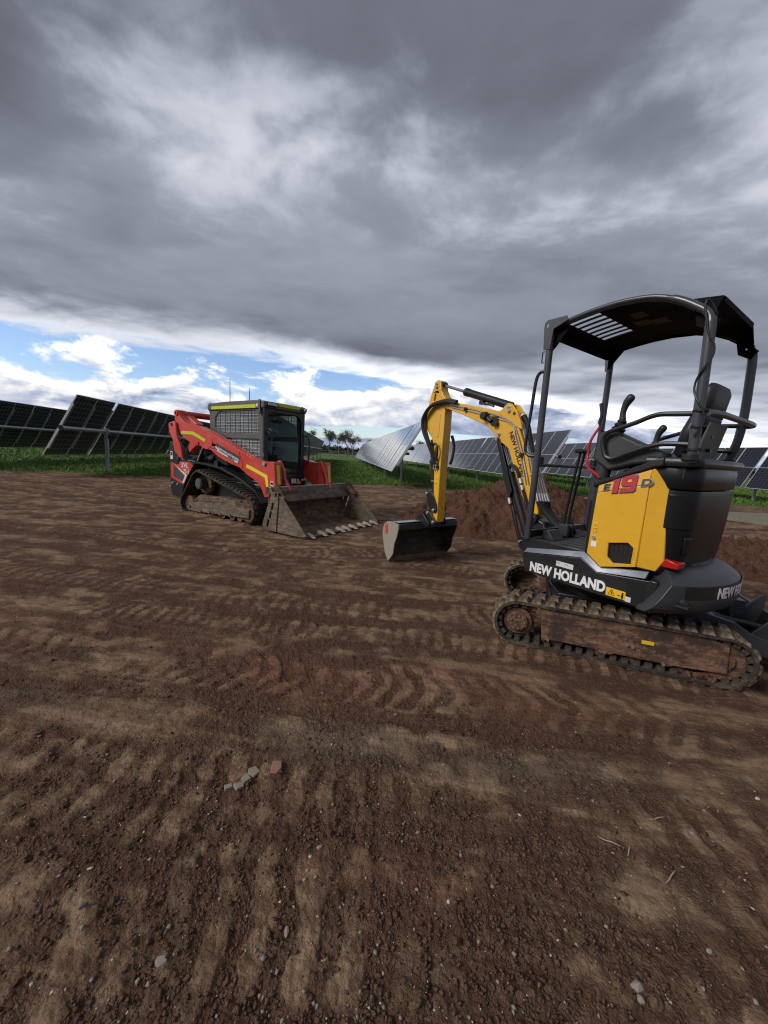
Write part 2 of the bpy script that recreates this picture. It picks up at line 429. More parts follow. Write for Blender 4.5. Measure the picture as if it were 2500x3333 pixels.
# ------------------------------------------------------------------ mesh builder
class MB:
    def __init__(self):
        self.v = []; self.f = []; self.mi = []; self.m = 0
    def add(self, vs, fs):
        o = len(self.v)
        self.v += [tuple(map(float, p)) for p in vs]
        self.f += [tuple(i + o for i in f) for f in fs]
        self.mi += [self.m] * len(fs)
        return self
    def box(self, x0, x1, y0, y1, z0, z1):
        vs = [(x, y, z) for z in (z0, z1) for y in (y0, y1) for x in (x0, x1)]
        return self.add(vs, [(0, 2, 3, 1), (4, 5, 7, 6), (0, 1, 5, 4), (2, 6, 7, 3), (0, 4, 6, 2), (1, 3, 7, 5)])
    def prism(self, pts, a0, a1, axis='y'):
        """Extrude a polygon; axis y: pts are (x, z); x: (y, z); z: (x, y). a0/a1 may be lists per point."""
        n = len(pts)
        A0 = a0 if hasattr(a0, '__len__') else [a0] * n
        A1 = a1 if hasattr(a1, '__len__') else [a1] * n
        def mk(p, a):
            return (p[0], a, p[1]) if axis == 'y' else ((a, p[0], p[1]) if axis == 'x' else (p[0], p[1], a))
        vs = [mk(p, a) for p, a in zip(pts, A0)] + [mk(p, a) for p, a in zip(pts, A1)]
        fs = [tuple(range(n)), tuple(range(2 * n - 1, n - 1, -1))]
        fs += [(i, (i + 1) % n, n + (i + 1) % n, n + i) for i in range(n)]
        return self.add(vs, fs)
    def holed(self, outer, holes, a0, a1, axis='y'):
        loops = [outer] + holes
        flat = [p for l in loops for p in l]
        tris = tessellate_polygon([[Vector((p[0], p[1], 0)) for p in l] for l in loops])
        n = len(flat)
        def mk(p, a):
            return (p[0], a, p[1]) if axis == 'y' else ((a, p[0], p[1]) if axis == 'x' else (p[0], p[1], a))
        vs = [mk(p, a0) for p in flat] + [mk(p, a1) for p in flat]
        fs = [tuple(t) for t in tris] + [tuple(i + n for i in reversed(t)) for t in tris]
        o = 0
        for l in loops:
            k = len(l)
            fs += [(o + i, o + (i + 1) % k, n + o + (i + 1) % k, n + o + i) for i in range(k)]
            o += k
        return self.add(vs, fs)
    def loft(self, rings, caps=True, closed=True):
        n = len(rings[0]); vs = [p for r in rings for p in r]; fs = []
        for k in range(len(rings) - 1):
            for i in range(n if closed else n - 1):
                j = (i + 1) % n
                fs.append((k * n + i, k * n + j, (k + 1) * n + j, (k + 1) * n + i))
        if caps:
            fs += [tuple(range(n - 1, -1, -1)), tuple(range((len(rings) - 1) * n, len(rings) * n))]
        return self.add(vs, fs)
    def tube(self, pts, r, n=8, caps=True):
        P_ = [Vector(p) for p in pts]
        rr = r if hasattr(r, '__len__') else [r] * len(P_)
        rings = []; up = None
        for i, p in enumerate(P_):
            t = (P_[min(i + 1, len(P_) - 1)] - P_[max(i - 1, 0)])
            t = t.normalized() if t.length > 1e-9 else Vector((0, 0, 1))
            if up is None:
                up = Vector((0, 0, 1)) if abs(t.z) < 0.9 else Vector((1, 0, 0))
            up = (up - t * up.dot(t))
            up = up.normalized() if up.length > 1e-6 else t.orthogonal().normalized()
            s = t.cross(up)
            rings.append([tuple(p + (up * math.cos(a) + s * math.sin(a)) * rr[i])
                          for a in (2 * math.pi * k / n for k in range(n))])
        return self.loft(rings, caps)
    def cyl(self, p0, p1, r, r2=None, n=16):
        return self.tube([p0, p1], [r, r if r2 is None else r2], n)
    def ring(self, c, axis, r_out, r_in, h, n=24):
        """A flat annulus of height h standing along an axis from point c."""
        a = Vector(axis).normalized(); u = a.orthogonal().normalized(); w = a.cross(u); c = Vector(c)
        rs = []
        for rad, hh in ((r_in, 0), (r_out, 0), (r_out, h), (r_in, h), (r_in, 0)):
            rs.append([tuple(c + a * hh + (u * math.cos(t) + w * math.sin(t)) * rad) for t in (2 * math.pi * k / n for k in range(n))])
        return self.loft(rs, False)
    def lathe(self, prof, a0, a1, n=24, closed_prof=True):
        """Profile of (r, z) swept about the z axis from angle a0 to a1 (degrees)."""
        rings = []
        for k in range(n + 1):
            t = R(a0 + (a1 - a0) * k / n)
            rings.append([(r * math.cos(t), r * math.sin(t), z) for r, z in prof])
        full = abs(a1 - a0) >= 359.9
        return self.loft(rings, caps=not full, closed=closed_prof)
    def ico(self, c, r, sub=1, jit=0.0, rng=RNG):
        bm_ = bmesh.new(); bmesh.ops.create_icosphere(bm_, subdivisions=sub, radius=1.0)
        r3 = r if hasattr(r, '__len__') else (r, r, r)
        vs = []
        for v_ in bm_.verts:
            k = 1 + (rng.random() - 0.5) * 2 * jit
            vs.append((c[0] + v_.co.x * r3[0] * k, c[1] + v_.co.y * r3[1] * k, c[2] + v_.co.z * r3[2] * k))
        fs = [tuple(v_.index for v_ in f_.verts) for f_ in bm_.faces]
        bm_.free()
        return self.add(vs, fs)
    def rbox(self, c, half, M=None):
        vs = [Vector((x * half[0], y * half[1], z * half[2])) for z in (-1, 1) for y in (-1, 1) for x in (-1, 1)]
        if M is not None: vs = [M @ p for p in vs]
        vs = [tuple(p + Vector(c)) for p in vs]
        return self.add(vs, [(0, 2, 3, 1), (4, 5, 7, 6), (0, 1, 5, 4), (2, 6, 7, 3), (0, 4, 6, 2), (1, 3, 7, 5)])
    def mesh(self, name, mats, smooth=32):
        me = bpy.data.meshes.new(name)
        me.from_pydata(self.v, [], self.f)
        bm_ = bmesh.new(); bm_.from_mesh(me)
        bmesh.ops.recalc_face_normals(bm_, faces=bm_.faces)
        bm_.to_mesh(me); bm_.free()
        for mname in (mats if isinstance(mats, (list, tuple)) else [mats]):
            me.materials.append(MATS[mname])
        if any(self.mi): me.polygons.foreach_set('material_index', self.mi)
        if smooth:
            me.shade_smooth()
            me.set_sharp_from_angle(angle=R(smooth))
        return me
    def build(self, name, mats, parent=None, bevel=0.0, smooth=32, label=None):
        o = bpy.data.objects.new(name, self.mesh(name, mats, smooth))
        COL.objects.link(o)
        if parent: o.parent = parent
        if bevel:
            md = o.modifiers.new('bevel', 'BEVEL'); md.width = bevel; md.segments = 2
            md.limit_method = 'ANGLE'; md.angle_limit = R(35)
        if label: o['label'] = label
        return o

def thing(name, label, cat, loc=(0, 0, 0), rz=0.0, group=None):
    o = bpy.data.objects.new(name, None); COL.objects.link(o)
    o.location = loc; o.rotation_euler = (0, 0, rz)
    o.empty_display_size = 0.2
    tag(o, label, cat, group)
    return o

def tag(o, label=None, cat=None, group=None, kind=None):
    if label: o['label'] = label
    if cat: o['category'] = cat
    if group: o['group'] = group
    if kind: o['kind'] = kind
    return o

def place(name, me, parent, loc=(0, 0, 0), rot=None):
    o = bpy.data.objects.new(name, me); COL.objects.link(o)
    if parent: o.parent = parent
    if rot is not None: o.matrix_local = Matrix.Translation(loc) @ rot.to_4x4()
    else: o.location = loc
    return o

def crom(pts, n=6):
    """Catmull-Rom curve through points."""
    P_ = [Vector(p) for p in pts]; P_ = [P_[0] * 2 - P_[1]] + P_ + [P_[-1] * 2 - P_[-2]]
    out = []
    for i in range(1, len(P_) - 2):
        for k in range(n):
            t = k / n; a, b_, c, d = P_[i - 1], P_[i], P_[i + 1], P_[i + 2]
            out.append(0.5 * (2 * b_ + (c - a) * t + (2 * a - 5 * b_ + 4 * c - d) * t * t + (3 * b_ - a - 3 * c + d) * t ** 3))
    out.append(P_[-2])
    return out

def text_mesh(name, s, size, mat, bold=0.0, ext=0.0015, spacing=1.0, xscale=1.0, shear=0.0, width=None):
    """Lettering as a mesh in its own xy plane, starting at x = 0 on the baseline."""
    cu = bpy.data.curves.new(name, 'FONT'); cu.body = s; cu.size = size
    cu.offset = bold * size; cu.extrude = ext; cu.space_character = spacing; cu.resolution_u = 3
    cu.shear = shear
    t = bpy.data.objects.new(name, cu); COL.objects.link(t)
    dg = bpy.context.evaluated_depsgraph_get()
    me = bpy.data.meshes.new_from_object(t.evaluated_get(dg))
    bpy.data.objects.remove(t); bpy.data.curves.remove(cu)
    if width: 
        x0 = min(v_.co.x for v_ in me.vertices); x1 = max(v_.co.x for v_ in me.vertices); xscale = width / (x1 - x0)
    for v_ in me.vertices: v_.co.x *= xscale
    me.materials.clear(); me.materials.append(MATS[mat])
    return me

def basis(xdir, ydir):
    x = Vector(xdir).normalized(); y = Vector(ydir); y = (y - x * y.dot(x)).normalized()
    z = x.cross(y)
    return Matrix((x, y, z)).transposed()

# ------------------------------------------------------------------ numpy noise
def _hash(ix, iy, seed):
    h = (ix.astype(np.int64) * 374761393 + iy.astype(np.int64) * 668265263 + seed * 1274126177) & 0xffffffff
    h = ((h ^ (h >> 13)) * 1274126177) & 0xffffffff
    return (h ^ (h >> 16)) & 0xffff
def perlin(x, y, seed=0):
    ix = np.floor(x).astype(np.int64); iy = np.floor(y).astype(np.int64)
    fx = x - ix; fy = y - iy
    u = fx * fx * fx * (fx * (fx * 6 - 15) + 10); v = fy * fy * fy * (fy * (fy * 6 - 15) + 10)
    def g(dx, dy):
        a = _hash(ix + dx, iy + dy, seed) * (2 * math.pi / 65536.0)
        return np.cos(a) * (fx - dx) + np.sin(a) * (fy - dy)
    a = g(0, 0); b = g(1, 0); c = g(0, 1); d = g(1, 1)
    return ((a + (b - a) * u) * (1 - v) + (c + (d - c) * u) * v) * 1.4
def fbm(x, y, seed=0, octv=4, gain=0.5):
    s = 0.0; a = 1.0; t = 0.0
    for k in range(octv):
        s = s + a * perlin(x * 2 ** k, y * 2 ** k, seed + k * 17); t += a; a *= gain
    return s / t
def ss(x, a, b):
    t = np.clip((x - a) / (b - a), 0, 1); return t * t * (3 - 2 * t)

# ------------------------------------------------------------------ ground
def path_coords(x, y, pts):
    """Signed lateral offset and running length of points along a polyline."""
    best = np.full(x.shape, 9.0); lat = np.zeros(x.shape); run = np.zeros(x.shape); s0 = 0.0
    P_ = np.array(pts); m_ = 0.6
    sel = np.nonzero((x > P_[:, 0].min() - m_) & (x < P_[:, 0].max() + m_) & (y > P_[:, 1].min() - m_) & (y < P_[:, 1].max() + m_))[0]
    if len(sel) < len(x):
        if len(sel): best[sel], lat[sel], run[sel] = path_coords(x[sel], y[sel], pts)
        return best, lat, run
    for (ax, ay), (bx, by) in zip(pts[:-1], pts[1:]):
        dx, dy = bx - ax, by - ay; L = math.hypot(dx, dy); dx /= L; dy /= L
        t = np.clip((x - ax) * dx + (y - ay) * dy, 0, L)
        ex = x - ax - dx * t; ey = y - ay - dy * t
        d = np.hypot(ex, ey); k = d < best
        best = np.where(k, d, best); lat = np.where(k, ex * -dy + ey * dx, lat); run = np.where(k, s0 + t, run)
        s0 += L
    return best, lat, run
def curve2(pts, n=3): return [(p.x, p.y) for p in crom([(a, b, 0) for a, b in pts], n)]
# belt prints: path, half width, pitch, slant of the bars, depth
PRINTS = [
    (curve2([(-7, 2.9), (-3, 2.35), (0, 2.08), (2.6, 1.78), (5, 1.3)]), 0.21, 0.135, 0.55, 0.016),
    (curve2([(-6, 1.75), (-2.5, 1.45), (0, 1.22), (2.2, 1.10), (5, 0.7)]), 0.22, 0.125, 0.15, 0.014),
    (curve2([(-8, 3.5), (-3.5, 3.0), (0.0, 2.72), (1.0, 2.60), (2.3, 2.2)]), 0.14, 0.10, 0.0, 0.014),
    (curve2([(-6, 5.2), (-2.5, 4.3), (0.3, 3.9), (1.4, 3.55), (2.4, 3.1)]), 0.14, 0.10, 0.0, 0.012),
    (curve2([(-12, 12.5), (-7, 9.6), (-3.7, 7.4), (-1.8, 6.0), (0.6, 4.7), (2.2, 3.9)]), 0.2, 0.11, 0.0, 0.014),
    (curve2([(-11, 14), (-6, 10.9), (-2.6, 8.6), (-0.5, 7.4), (2.5, 5.6)]), 0.2, 0.11, 0.0, 0.012),
    (curve2([(-9, 6.6), (-4.5, 5.2), (-1.5, 4.9), (0.8, 5.5), (2.0, 7.4), (1.5, 11)]), 0.18, 0.12, 0.3, 0.014),
    (curve2([(-9, 4.6), (-4, 3.75), (-0.8, 3.25), (1.2, 3.2)]), 0.2, 0.12, -0.3, 0.012),
    (curve2([(-1.6, 0.2), (-0.9, 0.75), (0.3, 0.95), (1.5, 0.8), (2.6, 0.3)]), 0.2, 0.13, 0.2, 0.012),
]
# long shallow wheel and belt ruts: path, half width, depth
RUTS = [
    (curve2([(-16, 11.8), (-8, 10.4), (-4.6, 9.6), (-1.0, 9.4), (4, 10.2)]), .10, .035), (curve2([(-16, 10.6), (-8, 8.9), (-4.9, 7.9), (-3.6, 7.3)]), .12, .035),
    (curve2([(-14, 8.2), (-7, 6.6), (-3.0, 5.9), (0.2, 6.0), (3.0, 7.0)]), .09, .030), (curve2([(-13, 7.1), (-6, 5.5), (-2.0, 4.7), (0.9, 4.4), (1.6, 4.2)]), .10, .028),
    (curve2([(-10, 4.9), (-5, 4.25), (-1.5, 3.65), (0.9, 3.3)]), .07, .022), (curve2([(-9, 3.9), (-4, 3.35), (-1, 2.98), (0.9, 2.86)]), .06, .020),
    (curve2([(-7, 2.55), (-3, 2.02), (0, 1.78), (3, 1.45)]), .05, .014), (curve2([(4.6, 8.6), (8, 9.4), (14, 9.2), (20, 9.8)]), .12, .035), (curve2([(3.8, 4.4), (6, 3.9), (9, 3.8), (14, 4.2)]), .10, .030),
]
MACHINES = [(1.78, 3.05, 1.25), (-2.57, 7.65, 1.7), (-0.5, 6.7, 1.2), (0.4, 5.0, 0.7)]
def _belts():
    out = []
    for (cx, cy, yaw, x0, x1, off, hw_, up) in ((1.78, 3.05, -20.9, -.55, .66, .535, .115, .026), (-2.567, 7.646, -31.7, -1.03, .72, .665, .195, .030)):
        c, s = math.cos(R(yaw)), math.sin(R(yaw))
        for sg in (-1, 1):
            out.append(((cx + x0 * c - sg * off * s, cy + x0 * s + sg * off * c), (cx + x1 * c - sg * off * s, cy + x1 * s + sg * off * c), hw_, up))
    return out
BELTS = _belts()
EDGE_X = np.array([-400., -60, -20, -13.5, -6, 0.5, 8, 15.6, 40, 400])
EDGE_Y = np.array([12.5, 12.8, 13.0, 13.6, 15.4, 16.5, 16.6, 16.2, 15.5, 14.0])
def grass_mask(x, y):
    e = np.interp(x, EDGE_X, EDGE_Y) + fbm(x * 0.5, y * 0.5, 71, 3) * 0.55
    return ss(y - e, -0.25, 0.35)
def ground_height(x, y, soil=False):
    r = np.hypot(x, y)
    near = np.zeros_like(x)
    for mx, my, mr in MACHINES:
        near = np.maximum(near, ss(np.hypot(x - mx, y - my), mr + 0.6, mr - 0.3))
    gm = grass_mask(x, y)
    h = 0.05 * fbm(x * 0.35, y * 0.35, 3, 3) * (1 - near)
    # scraped streaks running across the yard
    wx = x + 0.25 * perlin(x * 0.6, y * 0.6, 5)
    st = fbm(wx * 0.9, (y + 0.12 * x) * 4.5, 11, 4)
    h = h + 0.014 * st
    h = h + 0.007 * fbm(x * 9, y * 9, 31, 3)
    loose = 0.42 + 0.75 * fbm(x * 0.9, y * 1.9, 41, 4) - 0.5 * st
    wob1 = perlin(x * 2.3, y * 2.3, 61); wob2 = perlin(x * 6.5, y * 6.5, 62); wob3 = perlin(x * 14, y * 14, 63)
    pads = ss(fbm(x * 3.6, y * 5.2, 66, 3), -0.10, 0.28)
    h = h + 0.008 * pads * (1 - near)
    loose = loose + 0.22 - 0.50 * pads
    for k, (pts, hw, pitch, slant, dep) in enumerate(PRINTS):
        d, lat, run = path_coords(x, y, pts)
        w = ss(d, hw + 0.02, hw - 0.03)
        near_p = d < hw + 0.2
        if not near_p.any(): continue
        keep = ss(fbm(x * 0.9 + k * 7, y * 0.9, 90 + k, 3), -0.32, 0.15)
        ph = (run + slant * np.abs(lat) + 0.04 * wob1 + 0.018 * wob2) / pitch
        c = 0.5 + 0.5 * np.cos(2 * math.pi * ph)
        bars = ss(c + 0.35 * wob2 + 0.50 * wob3, 0.30, 0.70)
        w = w * (0.75 + 0.5 * wob1)
        h = h + w * keep * (-dep * 0.42 + dep * 0.66 * bars) + 0.4 * dep * ss(np.abs(d - hw - 0.03), 0.06, 0.0) * keep
        loose = loose * (1 - 0.6 * w * keep) + w * keep * (0.10 + 0.62 * (1 - bars))
        loose = loose + 0.22 * ss(np.abs(d - hw - 0.04), 0.08, 0.0)
    for k, (pts, hw, dep) in enumerate(RUTS):
        d, lat, run = path_coords(x, y, pts)
        d = d + 0.05 * wob1 + 0.02 * wob2
        kp = ss(fbm(x * 0.5 + k * 5, y * 0.9, 140 + k, 2), -0.45, 0.05) * (1 - near)
        inn = ss(d, hw, hw * 0.35); berm = np.exp(-((d - hw * 1.35) / (hw * 0.45)) ** 2)
        h = h + kp * (-dep * inn + dep * 0.55 * berm * (0.7 + 0.6 * wob3))
        loose = loose + kp * (0.55 * inn + 0.25 * berm)
    nr_ = ss(r, 7.0, 2.0)
    h = h + nr_ * (0.0065 * np.abs(perlin(x * 15, y * 15, 171)) + 0.0050 * np.abs(perlin(x * 31, y * 31, 172)) + 0.0034 * perlin(x * 62, y * 62, 173))
    clod = np.maximum(0, perlin(x * 34, y * 34, 77)) ** 1.2 * 0.011 + np.maximum(0, perlin(x * 17, y * 17, 78)) ** 1.5 * 0.012
    h = h + clod * ss(loose, 0.3, 0.75) * ss(r, 9, 4)
    far = ss(r, 3.0, 9.0) * (1 - gm)
    h = h + far * (0.022 * fbm(x * 2.2, y * 5.5, 15, 3) + 0.018 * fbm(x * 4.0, y * 13.0, 16, 3))
    h = np.where(near > 0, h * (1 - near) + np.minimum(h, 0.004) * near, h)
    # soil squeezed up round the belts standing on it
    for (ax, ay), (bx, by), hw_, up in BELTS:
        L = math.hypot(bx - ax, by - ay); dx, dy = (bx - ax) / L, (by - ay) / L
        t = np.clip((x - ax) * dx + (y - ay) * dy, 0, L)
        d = np.hypot(x - ax - dx * t, y - ay - dy * t)
        lump_ = 0.55 + 0.9 * perlin(x * 5.5, y * 5.5, 88) + 0.5 * perlin(x * 15, y * 15, 89)
        h = h + up * ss(d, hw_ + 0.13, hw_ + 0.01) * (0.45 + 0.55 * np.clip(lump_, 0, 1.6))
    # a low spoil ridge along the grass edge, soft tussocks beyond
    e = np.interp(x, EDGE_X, EDGE_Y)
    h = h + 0.07 * np.exp(-((y - e + 0.5) / 0.35) ** 2) * (0.6 + fbm(x * 1.3, y * 1.3, 55, 3))
    h = h * (1 - gm) + gm * (0.05 + 0.10 * fbm(x * 0.8, y * 0.8, 65, 4))
    h = h * ss(r, 400, 60) + ss(r, 60, 160) * 0.0
    if not soil: return h
    red = 0.38 + 0.85 * fbm(x * 0.8 + 9, y * 1.3, 101, 3) + 0.35 * ss(np.abs(y - 2.05 + 0.1 * x), 0.55, 0.0)
    pale = 0.22 + 0.8 * fbm(x * 0.7 + 4, y * 1.6, 121, 3) + 0.5 * ss(np.abs(y - 1.62 + 0.1 * x), 0.3, 0.0)
    return h, loose, red, pale, gm

def build_ground():
    fine = np.radians(np.linspace(-76, 76, 801))
    rest = np.radians(np.linspace(78, 282, 70))[1:-1]
    ang = np.concatenate([fine, rest])
    rad = np.concatenate([[0.28], np.geomspace(0.36, 34, 600), np.geomspace(35.5, 4500, 70)])
    A, Rr = np.meshgrid(ang, rad)
    X = (np.sin(A) * Rr).ravel(); Y = (np.cos(A) * Rr).ravel()
    Z, loose, red, pale, gm = ground_height(X, Y, True)
    na, nr = len(ang), len(rad)
    i, j = np.meshgrid(np.arange(nr - 1), np.arange(na), indexing='ij')
    j2 = (j + 1) % na
    F = np.stack([i * na + j, (i + 1) * na + j, (i + 1) * na + j2, i * na + j2], -1).reshape(-1, 4)
    verts = np.c_[X, Y, Z]
    c = len(verts); verts = np.vstack([verts, [[0, 0, 0]]])
    me = bpy.data.meshes.new('ground')
    jj = np.arange(na)
    tri = np.stack([np.full(na, c), jj, (jj + 1) % na], -1)
    nl = F.size + tri.size
    me.vertices.add(len(verts)); me.vertices.foreach_set('co', verts.astype(np.float32).ravel())
    me.loops.add(nl)
    me.loops.foreach_set('vertex_index', np.concatenate([F[:, ::-1].ravel(), tri[:, ::-1].ravel()]).astype(np.int32))
    me.polygons.add(len(F) + len(tri))
    ls = np.concatenate([np.arange(len(F)) * 4, F.size + np.arange(na) * 3]).astype(np.int32)
    me.polygons.foreach_set('loop_start', ls)
    me.update(calc_edges=True); me.validate()
    at = me.attributes.new('soil', 'FLOAT_COLOR', 'POINT')
    colr = np.c_[np.append(loose, .5), np.append(red, .3), np.append(pale, .2), np.ones(len(verts))]
    at.data.foreach_set('color', colr.astype(np.float32).ravel())
    ag = me.attributes.new('grassy', 'FLOAT', 'POINT')
    ag.data.foreach_set('value', np.append(gm, 0).astype(np.float32))
    me.materials.append(MATS['soil'])
    me.shade_smooth()
    o = bpy.data.objects.new('ground', me); COL.objects.link(o)
    o['kind'] = 'structure'
    return o
build_ground()
def gh(x, y): return float(ground_height(np.array([float(x)]), np.array([float(y)]))[0])

# ------------------------------------------------------------------ grass beyond the dirt
def quick_mesh(name, verts, tris, mat, smooth=False):
    me = bpy.data.meshes.new(name)
    me.vertices.add(len(verts)); me.vertices.foreach_set('co', np.asarray(verts, np.float32).ravel())
    me.loops.add(tris.size); me.loops.foreach_set('vertex_index', tris.astype(np.int32).ravel())
    me.polygons.add(len(tris)); me.polygons.foreach_set('loop_start', (np.arange(len(tris)) * tris.shape[1]).astype(np.int32))
    me.update(calc_edges=True)
    me.materials.append(MATS[mat])
    if smooth: me.shade_smooth()
    o = bpy.data.objects.new(name, me); COL.objects.link(o)
    return o

def build_grass():
    rs = np.random.RandomState(4)
    n = 230000
    d = 12.5 * (60 / 12.5) ** (rs.rand(n) ** 1.15)
    a = R(-58) + rs.rand(n) * R(116)
    x = np.sin(a) * d * 1.05; y = np.cos(a) * d
    gm = grass_mask(x, y)
    clump = fbm(x * 0.9, y * 0.9, 201, 4)
    keep = (gm > 0.45) & (rs.rand(n) < 0.35 + 1.3 * np.clip(clump + 0.25, 0, 1))
    x, y, d, clump, gm = x[keep], y[keep], d[keep], clump[keep], gm[keep]; n = len(x)
    z = ground_height(x, y)
    hgt = (0.06 + 0.12 * rs.rand(n)) * (0.75 + 1.4 * np.clip(clump, -0.3, 0.6)) * (0.4 + 0.6 * gm)
    w = 0.004 + 0.00065 * d
    t = rs.rand(n) * 2 * np.pi; lx = rs.randn(n) * 0.07; ly = rs.randn(n) * 0.07
    cx, cy = np.cos(t) * w, np.sin(t) * w
    V_ = np.stack([np.c_[x - cx, y - cy, z - 0.02], np.c_[x + cx, y + cy, z - 0.02],
                   np.c_[x + cx * .6 + lx * .5, y + cy * .6 + ly * .5, z + hgt * .6], np.c_[x - cx * .6 + lx * .5, y - cy * .6 + ly * .5, z + hgt * .6],
                   np.c_[x + lx * 1.3, y + ly * 1.3, z + hgt]], 1).reshape(-1, 3)
    k = np.arange(n) * 5
    T = np.concatenate([np.stack([k, k + 1, k + 2], -1), np.stack([k, k + 2, k + 3], -1), np.stack([k + 3, k + 2, k + 4], -1)])
    o = quick_mesh('grass', V_, T, 'grass_blade')
    tag(o, 'long green paddock grass growing under and between the solar rows', 'grass', kind='stuff')
build_grass()

# ------------------------------------------------------------------ solar trackers
ROW_AZ = R(-6.58)
U = Vector((math.sin(ROW_AZ), math.cos(ROW_AZ), 0)); W = Vector((math.cos(ROW_AZ), -math.sin(ROW_AZ), 0)); ZUP = Vector((0, 0, 1))
TUBE_H, TILT, MOD_W, MOD_L = 1.63, R(60), 1.085, 2.36
ROW_ROT = basis(U, W)          # local x along the row, y across to the right, z would be down: fixed below
def tracker_meshes():
    # module lies in its own x (along the row) / y (up the slope) plane, front glass to +z
    m = MB()
    hw, hl, t = MOD_W / 2, MOD_L / 2, 0.016
    m.m = 0; m.box(-hw + .001, hw - .001, -hl + .001, hl - .001, -t * .5, t * .6)          # laminate core
    m.m = 1; m.add([(-hw + .02, -hl + .02, t * .8), (hw - .02, -hl + .02, t * .8), (hw - .02, hl - .02, t * .8), (-hw + .02, hl - .02, t * .8)], [(0, 1, 2, 3)])
    m.m = 2; m.add([(-hw + .02, -hl + .02, -t * .8), (-hw + .02, hl - .02, -t * .8), (hw - .02, hl - .02, -t * .8), (hw - .02, -hl + .02, -t * .8)], [(0, 1, 2, 3)])
    m.m = 0
    for a in ((-hw, -hw + .026, -hl, hl), (hw - .026, hw, -hl, hl), (-hw + .026, hw - .026, -hl, -hl + .026), (-hw + .026, hw - .026, hl - .026, hl)):
        m.box(a[0], a[1], a[2], a[3], -t, t)
    mod = bpy.data.meshes.new('panel'); mod.from_pydata(m.v, [], m.f)
    for n_ in ('aluminium', 'module_front', 'module_back'): mod.materials.append(MATS[n_])
    mod.polygons.foreach_set('material_index', m.mi); mod.update()
    rail = MB().box(-.032, .032, -.86, .86, -.075, -.018).prism([(-.07, -.02), (.07, -.02), (.04, -.16), (-.04, -.16)], -.03, .03, 'y')
    rail = rail.mesh('rail', 'aluminium', 0)
    return mod, rail
MOD_ME, RAIL_ME = tracker_meshes()
SLOPE = W * math.cos(TILT) + ZUP * math.sin(TILT)       # up the face
FACE = SLOPE.cross(U) if False else U.cross(SLOPE)
FACE = FACE.normalized()                                 # glass looks up and to the left
if FACE.z < 0: FACE = -FACE
def post_mesh(h):
    m = MB()
    m.box(-.05, .05, -.004, .004, -.3, h - .1)
    for s in (-1, 1): m.box(s * .05 - .004, s * .05 + .004, -.045, .045, -.3, h - .1)
    m.box(-.07, .07, -.075, .075, h - .12, h - .09)
    m.prism([(-.09, h - .1), (.09, h - .1), (.05, h + .06), (-.05, h + .06)], -.03, .03, 'x')
    return m.mesh('post', 'galvanised', 0)
POST_ME = post_mesh(TUBE_H)
ROWS = [
    (-3, -0.9, 'solar tracker row at the far left, running out of frame, dark module backs'),
    (-2, -0.66, 'nearest solar tracker row on the left with a silver end post in the grass'),
    (-1, 0.0, 'solar tracker row whose dark back shows just right of the loader cab'),
    (0, 0.35, 'solar tracker row of silvery reflecting panels between the loader and the digger stick'),
    (1, 0.1, 'grey glass solar tracker row seen behind the yellow digger boom'),
    (2, 4.4, 'dark blue solar tracker row seen behind the digger control levers'),
    (3, 0.0, 'dark blue solar tracker row at the far right behind the digger hood'),
]
ROW_ORG = Vector((0.716, 17.16, 0))
